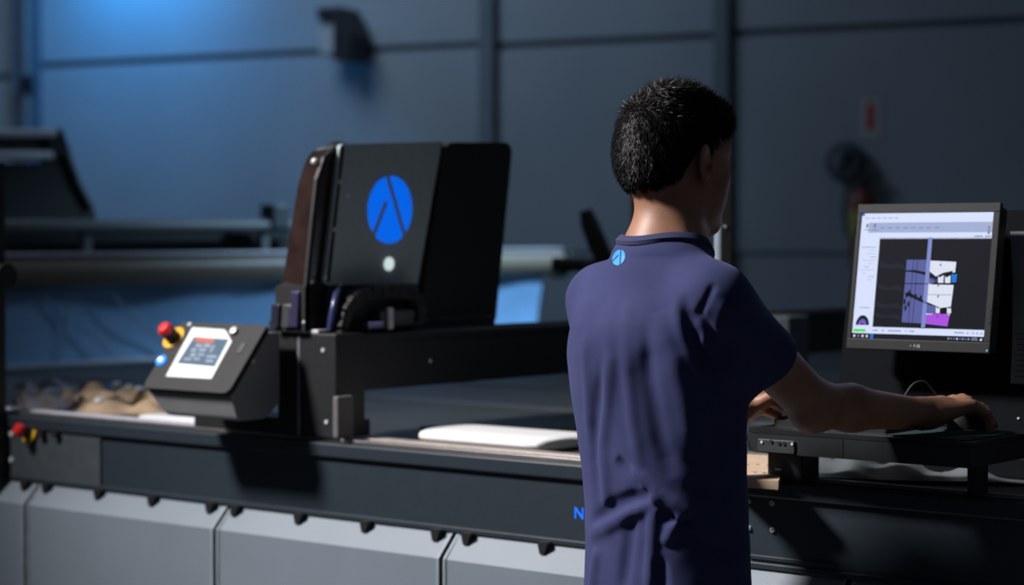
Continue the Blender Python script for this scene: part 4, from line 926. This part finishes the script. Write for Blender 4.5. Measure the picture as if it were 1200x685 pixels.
# legs of the body run down inside the trousers
hipL, hipR = T(-.068, .004, .90), T(.092, .004, .90); knL, knR = T(-.11, .02, .49), T(.11, .01, .49); anL, anR = T(-.12, -.02, .10), T(.12, -.03, .10)
body += [rc(hipL, knL, .075, .050, .03), rc(hipR, knR, .075, .050, .03), rc(knL, anL, .048, .036, .02), rc(knR, anR, .048, .036, .02)]
V, Fq = mesh_sdf(body, T(0, 0, .02)-np.array([.62, .62, 0]), T(0, 0, 1.84)+np.array([.72, .72, 0]), .0028)
def skin_mat():
    m = bpy.data.materials.new('skin'); m.use_nodes = True; N = m.node_tree.nodes; L = m.node_tree.links; b = N['Principled BSDF']; tc = N.new('ShaderNodeTexCoord')
    n1 = N.new('ShaderNodeTexNoise'); n1.inputs['Scale'].default_value = 22; n1.inputs['Detail'].default_value = 6; L.new(tc.outputs['Object'], n1.inputs['Vector'])
    r = N.new('ShaderNodeValToRGB'); r.color_ramp.elements[0].color = (.28, .135, .080, 1); r.color_ramp.elements[1].color = (.38, .19, .115, 1); r.color_ramp.elements[0].position = .3; r.color_ramp.elements[1].position = .7
    L.new(n1.outputs['Fac'], r.inputs['Fac'])
    v = N.new('ShaderNodeTexVoronoi'); v.inputs['Scale'].default_value = 34; L.new(tc.outputs['Object'], v.inputs['Vector'])
    lt = N.new('ShaderNodeMath'); lt.operation = 'LESS_THAN'; lt.inputs[1].default_value = .045; L.new(v.outputs['Distance'], lt.inputs[0])
    mx = N.new('ShaderNodeMixRGB'); mx.inputs[2].default_value = (.10, .04, .025, 1); L.new(lt.outputs[0], mx.inputs[0]); L.new(r.outputs['Color'], mx.inputs[1]); L.new(mx.outputs[0], b.inputs['Base Color'])
    n2 = N.new('ShaderNodeTexNoise'); n2.inputs['Scale'].default_value = 350; L.new(tc.outputs['Object'], n2.inputs['Vector']); bp_ = N.new('ShaderNodeBump'); bp_.inputs['Strength'].default_value = .15; bp_.inputs['Distance'].default_value = .001
    L.new(n2.outputs['Fac'], bp_.inputs['Height']); L.new(bp_.outputs['Normal'], b.inputs['Normal']); b.inputs['Roughness'].default_value = .5; b.inputs['Subsurface Weight'].default_value = .0; return m
M_skin = skin_mat()
bo = smesh('body', V, Fq, M_skin, pr)
# eyes, brows, lips
for s in (1, -1):
    build('eye', MB().sphere(H(s*.032, .0742, .005), .0118, 20, 14), mat('eye_white', (.7, .68, .65), .2), pr, True)
    build('iris', MB().sphere(H(s*.031, .0812, .0048), .0052, 14, 10), mat('iris', (.05, .03, .02), .15), pr, True)
    build('eyebrow', MB().tube([H(s*.014, .0885, .0275), H(s*.030, .0855, .031), H(s*.047, .0735, .028)], [.0024, .0030, .0015], 8), mat('brow_hair', (.015, .012, .01), .8), pr, True)
# hair
hcap = [hel((0, -.016, .032), (.080, .100, .088), 0), hel((0, -.040, -.012), (.071, .068, .062), .03), hel((0, .045, .075), (.060, .045, .036), .03), hel((-.03, .0, .108), (.03, .05, .02), .02), hel((.035, -.03, .104), (.03, .05, .018), .02)]
def hairline(P):
    q = (P-HC) @ HB.T; y = q[..., 1]; ln = np.interp(y, [-.12, -.07, -.045, -.030, -.012, .012, .018, .030, .045, .080, .1], [-.058, -.060, -.050, -.010, .020, .022, -.020, -.018, .036, .058, .064])
    n_ = .004*np.sin(q[..., 0]*260)+.003*np.sin(q[..., 0]*610+q[..., 1]*300)
    return (ln+n_-q[..., 2])*.75
def hnoise(P):
    q = (P-HC) @ HB.T; return .0007*np.sin(q[..., 0]*190+3*np.sin(q[..., 2]*120))*np.sin(q[..., 2]*170+2*np.sin(q[..., 1]*150))+.0006*np.sin(q[..., 1]*310+q[..., 2]*140)
hcap += [Prim(hnoise, HC, None, 0, 'd'), Prim(hairline, HC, None, 0, 'i')]
V, Fq = mesh_sdf(hcap, HC-.16, HC+.17, .0028)
M_hair = mat('black_hair', (.004, .0036, .004), .45, var=.3, scale=80, spec=.14)
q = (V-HC) @ HB.T
hv = [tuple(v) for v in V]; hfs = [tuple(f) for f in Fq.tolist()]
cen = V[Fq].mean(1); nrm = np.cross(V[Fq[:, 2]]-V[Fq[:, 0]], V[Fq[:, 3]]-V[Fq[:, 1]]); nrm /= np.linalg.norm(nrm, axis=1)[:, None]+1e-9
outw = cen-H(0, -.02, .0); flipm = (nrm*outw).sum(1) < 0; nrm[flipm] *= -1
qc = (cen-HC) @ HB.T; okf = np.where((nrm*outw).sum(1) > .02)[0]
for fi in rng.choice(okf, 32000):
    p = cen[fi]+nrm[fi]*-.001; z_ = qc[fi, 2]; topw = np.clip((z_-.03)/.07, 0, 1)
    flow = -hup*(1-topw)*1.0+hfw*topw*.5+hr*rng.normal(0, .35)*(.4+topw)+hup*rng.normal(0, .3)*topw
    L_ = (.008+.006*topw+.003*np.clip((z_+.06)/.08, 0, 1))*rng.uniform(.6, 1.3); d = nrm[fi]*(.36+.12*topw)+flow*.9+rng.normal(0, .15, 3); d /= np.linalg.norm(d)
    sd_ = np.cross(d, nrm[fi]); sd_ /= np.linalg.norm(sd_)+1e-9; wd_ = .0006; m1 = p+d*L_*.55; d2 = d-nrm[fi]*.35+flow*.2; tip = m1+d2/np.linalg.norm(d2)*L_*.5
    o_ = len(hv); hv += [tuple(p-sd_*wd_), tuple(p+sd_*wd_), tuple(m1+sd_*wd_*.8), tuple(m1-sd_*wd_*.8), tuple(tip)]; hfs += [(o_, o_+1, o_+2, o_+3), (o_+3, o_+2, o_+4)]
org = LOCS[pr.name]; me = bpy.data.meshes.new('hair'); me.from_pydata((np.array(hv)-org).tolist(), [], hfs); me.materials.append(M_hair); me.materials.append(mat('hair_base', (.005, .004, .004), .95, spec=.05)); me.polygons.foreach_set('material_index', [1 if i < len(Fq) else 0 for i in range(len(hfs))]); me.polygons.foreach_set('use_smooth', [True]*len(hfs)); me.update()
ho = bpy.data.objects.new('hair', me); COL.objects.link(ho); ho.parent = pr; ho['label'] = 'short dark tousled hair'

# T-shirt
stab = [(.80, .012, .004, .152, .114), (.92, .014, .004, .148, .113), (1.05, .014, .002, .142, .110), (1.15, .010, -.002, .144, .109), (1.26, .004, -.010, .158, .112), (1.36, 0, -.014, .174, .114), (1.43, 0, -.014, .152, .094), (1.47, 0, -.010, .105, .068), (1.50, 0, 0, .06, .05)]
ar = ELR-SHR; SLV = SHR+ar*.60
al = ELL-SHL; SLVL = SHL+al*.60
def sleeve(a, b, r1, r2, L_):
    b = a+(b-a)*1.3; q_ = rc(a, b, r1, r2, .045); n_ = (b-a)/np.linalg.norm(b-a); c_ = a+n_*L_; f0 = q_.fn
    q_.fn = lambda P: np.maximum(f0(P), (P-c_) @ n_); return q_
shirt = [loft(stab, .006, 0)]+[rc(NKB-UP*.024-TFW*.01, SHL, .052, .055, .05), rc(NKB-UP*.024-TFW*.01, SHR, .052, .055, .05), rc(NKB-UP*.035, T(0, -.02, 1.36), .066, .108, .05),
         sleeve(SHR, SLV-UP*.004, .057, .0565, .165), sleeve(SHL, SLVL, .054, .057, .185)]
def planecut(c, n):
    c = np.array(c); n = n/np.linalg.norm(n); return c, n
# sleeves end on clean planes: subtract a ball-capped region beyond the hem
hemR = W(893, 428, A=3.30); hdR = ar/np.linalg.norm(ar)
def cutfn(c, n, rad):
    def fn(P):
        q = P-c; h = q @ n; rr = np.linalg.norm(q-h[..., None]*n, axis=-1); return np.maximum(-h, rr-rad)
    return fn
nax = (NKT-NKB)/np.linalg.norm(NKT-NKB); base_s = list(shirt)
shirt.append(rc(NKB+nax*-.028+TFW*.004, NKB+nax*.12, .071, .082, .004, 's'))
def bump(pts, amp, sig, k=0):
    P3 = [trace(base_s, *p) for p in pts]; P3 = [p for p in P3 if p is not None]
    segs = [(P3[i], P3[i+1]) for i in range(len(P3)-1)]; n = len(segs)
    def fn(P):
        out = np.zeros(P.shape[:-1])
        best = np.full(P.shape[:-1], 9.); tt = np.zeros(P.shape[:-1])
        for i, (a, b) in enumerate(segs):
            ba = b-a; h = np.clip((P-a) @ ba/(ba @ ba), 0, 1); d = np.linalg.norm(P-a-h[..., None]*ba, axis=-1); m = d < best; best = np.where(m, d, best); tt = np.where(m, (i+h)/n, tt)
        fade = np.clip(np.minimum(tt, 1-tt)*5, .0, 1); return amp*np.exp(-(best/sig)**2)*fade
    c = np.mean(P3, 0); return Prim(fn, c, max(np.linalg.norm(p-c) for p in P3)+sig*3, 0, 'd')
folds = [
 # long soft vertical drapes down the back
 ([(722, 330), (716, 420), (706, 520), (712, 640)], .0035, .013), ([(738, 350), (735, 430), (742, 500), (752, 550)], .0035, .012), ([(760, 370), (762, 450), (775, 520), (790, 560)], -.004, .014),
 ([(690, 380), (688, 450), (690, 520)], .003, .012), ([(705, 420), (700, 480), (696, 540), (702, 600)], -.0035, .011),
 # hollow under the shoulder blade to the waist
 ([(770, 365), (790, 420), (805, 480), (812, 540)], .005, .018), ([(800, 345), (812, 385), (830, 420), (850, 445)], -.006, .012), ([(790, 350), (800, 395), (818, 440), (842, 480)], .004, .010),
 # waist bunching
 ([(694, 612), (722, 592), (748, 582), (768, 572)], -.010, .012), ([(690, 628), (716, 614), (742, 598), (764, 592)], .008, .011), ([(735, 548), (752, 562), (765, 575), (772, 592)], .009, .010), ([(722, 536), (738, 556), (752, 574)], -.007, .009),
 ([(765, 575), (790, 590), (812, 606)], .006, .010), ([(770, 600), (796, 612), (815, 612)], -.007, .009), ([(766, 590), (764, 640), (760, 700)], .007, .009), ([(778, 640), (788, 620), (800, 600)], .006, .008), ([(742, 600), (735, 650), (728, 700)], -.005, .012),
 ([(700, 640), (696, 670), (694, 700)], .005, .011), ([(772, 650), (775, 680), (770, 710)], -.006, .010), ([(805, 560), (830, 575), (858, 580)], -.005, .012), ([(800, 620), (830, 640), (860, 650)], -.005, .012),
 # sleeve creases
 ([(815, 385), (828, 410), (845, 432), (862, 447)], .006, .007), ([(806, 372), (820, 372), (838, 392), (860, 425)], -.005, .008), ([(848, 350), (842, 380), (846, 410)], .003, .010), ([(838, 330), (828, 352), (812, 380)], -.003, .006),
 ([(880, 380), (876, 400), (880, 430)], -.003, .010)]
for pts, a_, s_ in folds: shirt.append(bump(pts, a_*1.7, s_))
def micro(P):
    q = P-TC; return .0007*np.sin(q[..., 0]*55+3*np.sin(q[..., 2]*21))*np.sin(q[..., 2]*38+2*np.sin(q[..., 1]*30))
shirt.append(Prim(micro, TC, None, 0, 'd'))
V, Fq = mesh_sdf(shirt, T(0, 0, .78)-np.array([.42, .42, 0]), T(0, 0, 1.62)+np.array([.45, .45, 0]), .0030)
def shirt_mat():
    m = bpy.data.materials.new('navy_jersey'); m.use_nodes = True; N = m.node_tree.nodes; L = m.node_tree.links; b = N['Principled BSDF']; tc = N.new('ShaderNodeTexCoord')
    n1 = N.new('ShaderNodeTexNoise'); n1.inputs['Scale'].default_value = 9; n1.inputs['Detail'].default_value = 8; L.new(tc.outputs['Object'], n1.inputs['Vector'])
    r = N.new('ShaderNodeValToRGB'); r.color_ramp.elements[0].color = (.030, .037, .112, 1); r.color_ramp.elements[1].color = (.042, .051, .142, 1); r.color_ramp.elements[0].position = .35; r.color_ramp.elements[1].position = .7
    L.new(n1.outputs['Fac'], r.inputs['Fac']); L.new(r.outputs['Color'], b.inputs['Base Color']); b.inputs['Roughness'].default_value = .88
    b.inputs['Sheen Weight'].default_value = .12; b.inputs['Sheen Tint'].default_value = (.5, .5, .9, 1); b.inputs['Specular IOR Level'].default_value = .25
    n2 = N.new('ShaderNodeTexNoise'); n2.inputs['Scale'].default_value = 900; L.new(tc.outputs['Object'], n2.inputs['Vector']); bp_ = N.new('ShaderNodeBump'); bp_.inputs['Strength'].default_value = .3; bp_.inputs['Distance'].default_value = .0006
    L.new(n2.outputs['Fac'], bp_.inputs['Height']); L.new(bp_.outputs['Normal'], b.inputs['Normal']); return m
M_shirt = shirt_mat()
so = smesh('t_shirt', V, Fq, M_shirt, pr, 'navy blue jersey T-shirt')
bvh = BVHTree.FromPolygons([tuple(v) for v in V], Fq.tolist())
# collar ring
ring_ = []
e1 = TRT; e2 = np.cross(nax, e1); e1 = np.cross(e2, nax)
for t in np.linspace(0, 2*PI, 41)[:-1]:
    dr = e1*math.cos(t)+e2*math.sin(t); st = NKB+dr*.0795+nax*.16
    hit = bvh.ray_cast(Vector(st), Vector(-nax)); p = np.array(hit[0]) if hit[0] is not None else NKB+dr*.076
    ring_.append(p)
ring_ = np.array(ring_)
for _ in range(2): ring_ = (np.roll(ring_, 1, 0)+2*ring_+np.roll(ring_, -1, 0))/4
vs = []; fs = []; n = len(ring_)
for i, p in enumerate(ring_):
    dr = p-NKB; dr -= nax*(dr @ nax); dr /= np.linalg.norm(dr)
    for (o1, o2) in ((.006, -.012), (.009, -.003), (.003, .005), (-.003, .011), (-.007, .010), (-.006, .0), (-.006, -.012)): vs.append(tuple(p+dr*o1*.7+nax*(o2*(.72+.5*max(0, float(dr @ TFW)))+.006-.004*max(0, float(dr @ TFW)))))
m7 = 7
for i in range(n):
    for j in range(m7): fs.append((i*m7+j, i*m7+(j+1) % m7, ((i+1) % n)*m7+(j+1) % m7, ((i+1) % n)*m7+j))
mb = MB(); mb.add(vs, fs); build('collar', mb, mat('navy_rib', (.030, .037, .10), .9), pr, True)
# emblem on the back of the shirt, laid on the cloth
M_pb = mat('shirt_print', (.03, .30, .72), .6, var=.05)
ca, sa = math.cos(-.45), math.sin(-.45)
vs = []; fs = []
for pl in emblem(gap=.09):
    c0 = np.mean(pl, 0); rings = []
    for f_ in (1.0, .5):
        rings.append([c0+(q_-c0)*f_ for q_ in pl])
    pts = rings[0]+rings[1]+[c0]; n = len(pl); o_ = len(vs)
    for q_ in pts:
        x, y = q_[0]*7.0, q_[1]*9.5; X_, Y_ = x*ca-y*sa, x*sa+y*ca
        rr = ray(725+X_, 301.5-Y_); hit = bvh.ray_cast(Vector((0, 0, EYE)), Vector(rr).normalized())
        h3 = np.array(hit[0]) if hit[0] is not None else W(725+X_, 301.5-Y_, A=3.2)
        vs.append(tuple(h3-rr/np.linalg.norm(rr)*.0012))
    for i in range(n): j = (i+1) % n; fs.append((o_+i, o_+j, o_+n+j, o_+n+i)); fs.append((o_+n+i, o_+n+j, o_+2*n))
mb = MB(); mb.add(vs, fs); build('back_emblem', mb, M_pb, pr, True, label='small round blue emblem printed below the collar')

# trousers and shoes
tr = [rc(hipL-UP*.08, knL, .086, .076, .04), rc(hipR-UP*.08, knR, .086, .076, .04), rc(knL, anL, .076, .066, .02), rc(knR, anR, .076, .066, .02), loft([(.80, .012, .004, .136, .100), (.96, .012, .004, .134, .100)], 0, .05)]
V, Fq = mesh_sdf(tr, T(0, 0, .04)-np.array([.32, .32, 0]), T(0, 0, 1.0)+np.array([.32, .32, 0]), .006)
smesh('trousers', V, Fq, mat('dark_trousers', (.02, .022, .03), .85, bump=.3), pr)
for an, s in ((anL, -1), (anR, 1)):
    b0 = np.array([an[0], an[1], 0]); d_ = TFW+TRT*s*.15; d_ /= np.linalg.norm(d_)
    sh_ = [rc(b0-d_*.03+UP*.045, b0+d_*.05+UP*.045, .038, .040, .02), rc(b0+d_*.05+UP*.04, b0+d_*.17+UP*.034, .042, .032, .03), rc(b0+UP*.05, b0+UP*.10, .04, .045, .02), Prim(lambda P: .012-P[..., 2], TC, None, 0, 'i')]
    V, Fq = mesh_sdf(sh_, b0-np.array([.26, .26, .02]), b0+np.array([.26, .26, .16]), .005)
    sho = smesh('shoe', V, Fq, mat('shoe_black', (.015, .015, .017), .5), pr)
    pd = np.cross(UP, d_); out = [(b0+d_*(.065+.145*math.cos(t))+pd*(.043+.004*math.cos(t))*math.sin(t))[:2] for t in np.linspace(0, 2*PI, 25)[:-1]]
    LOCS[sho.name] = LOCS[pr.name]; build('sole', MB().prism([tuple(q_) for q_ in out], 0, .018, 'z'), mat('sole_grey', (.12, .12, .12), .8), sho)
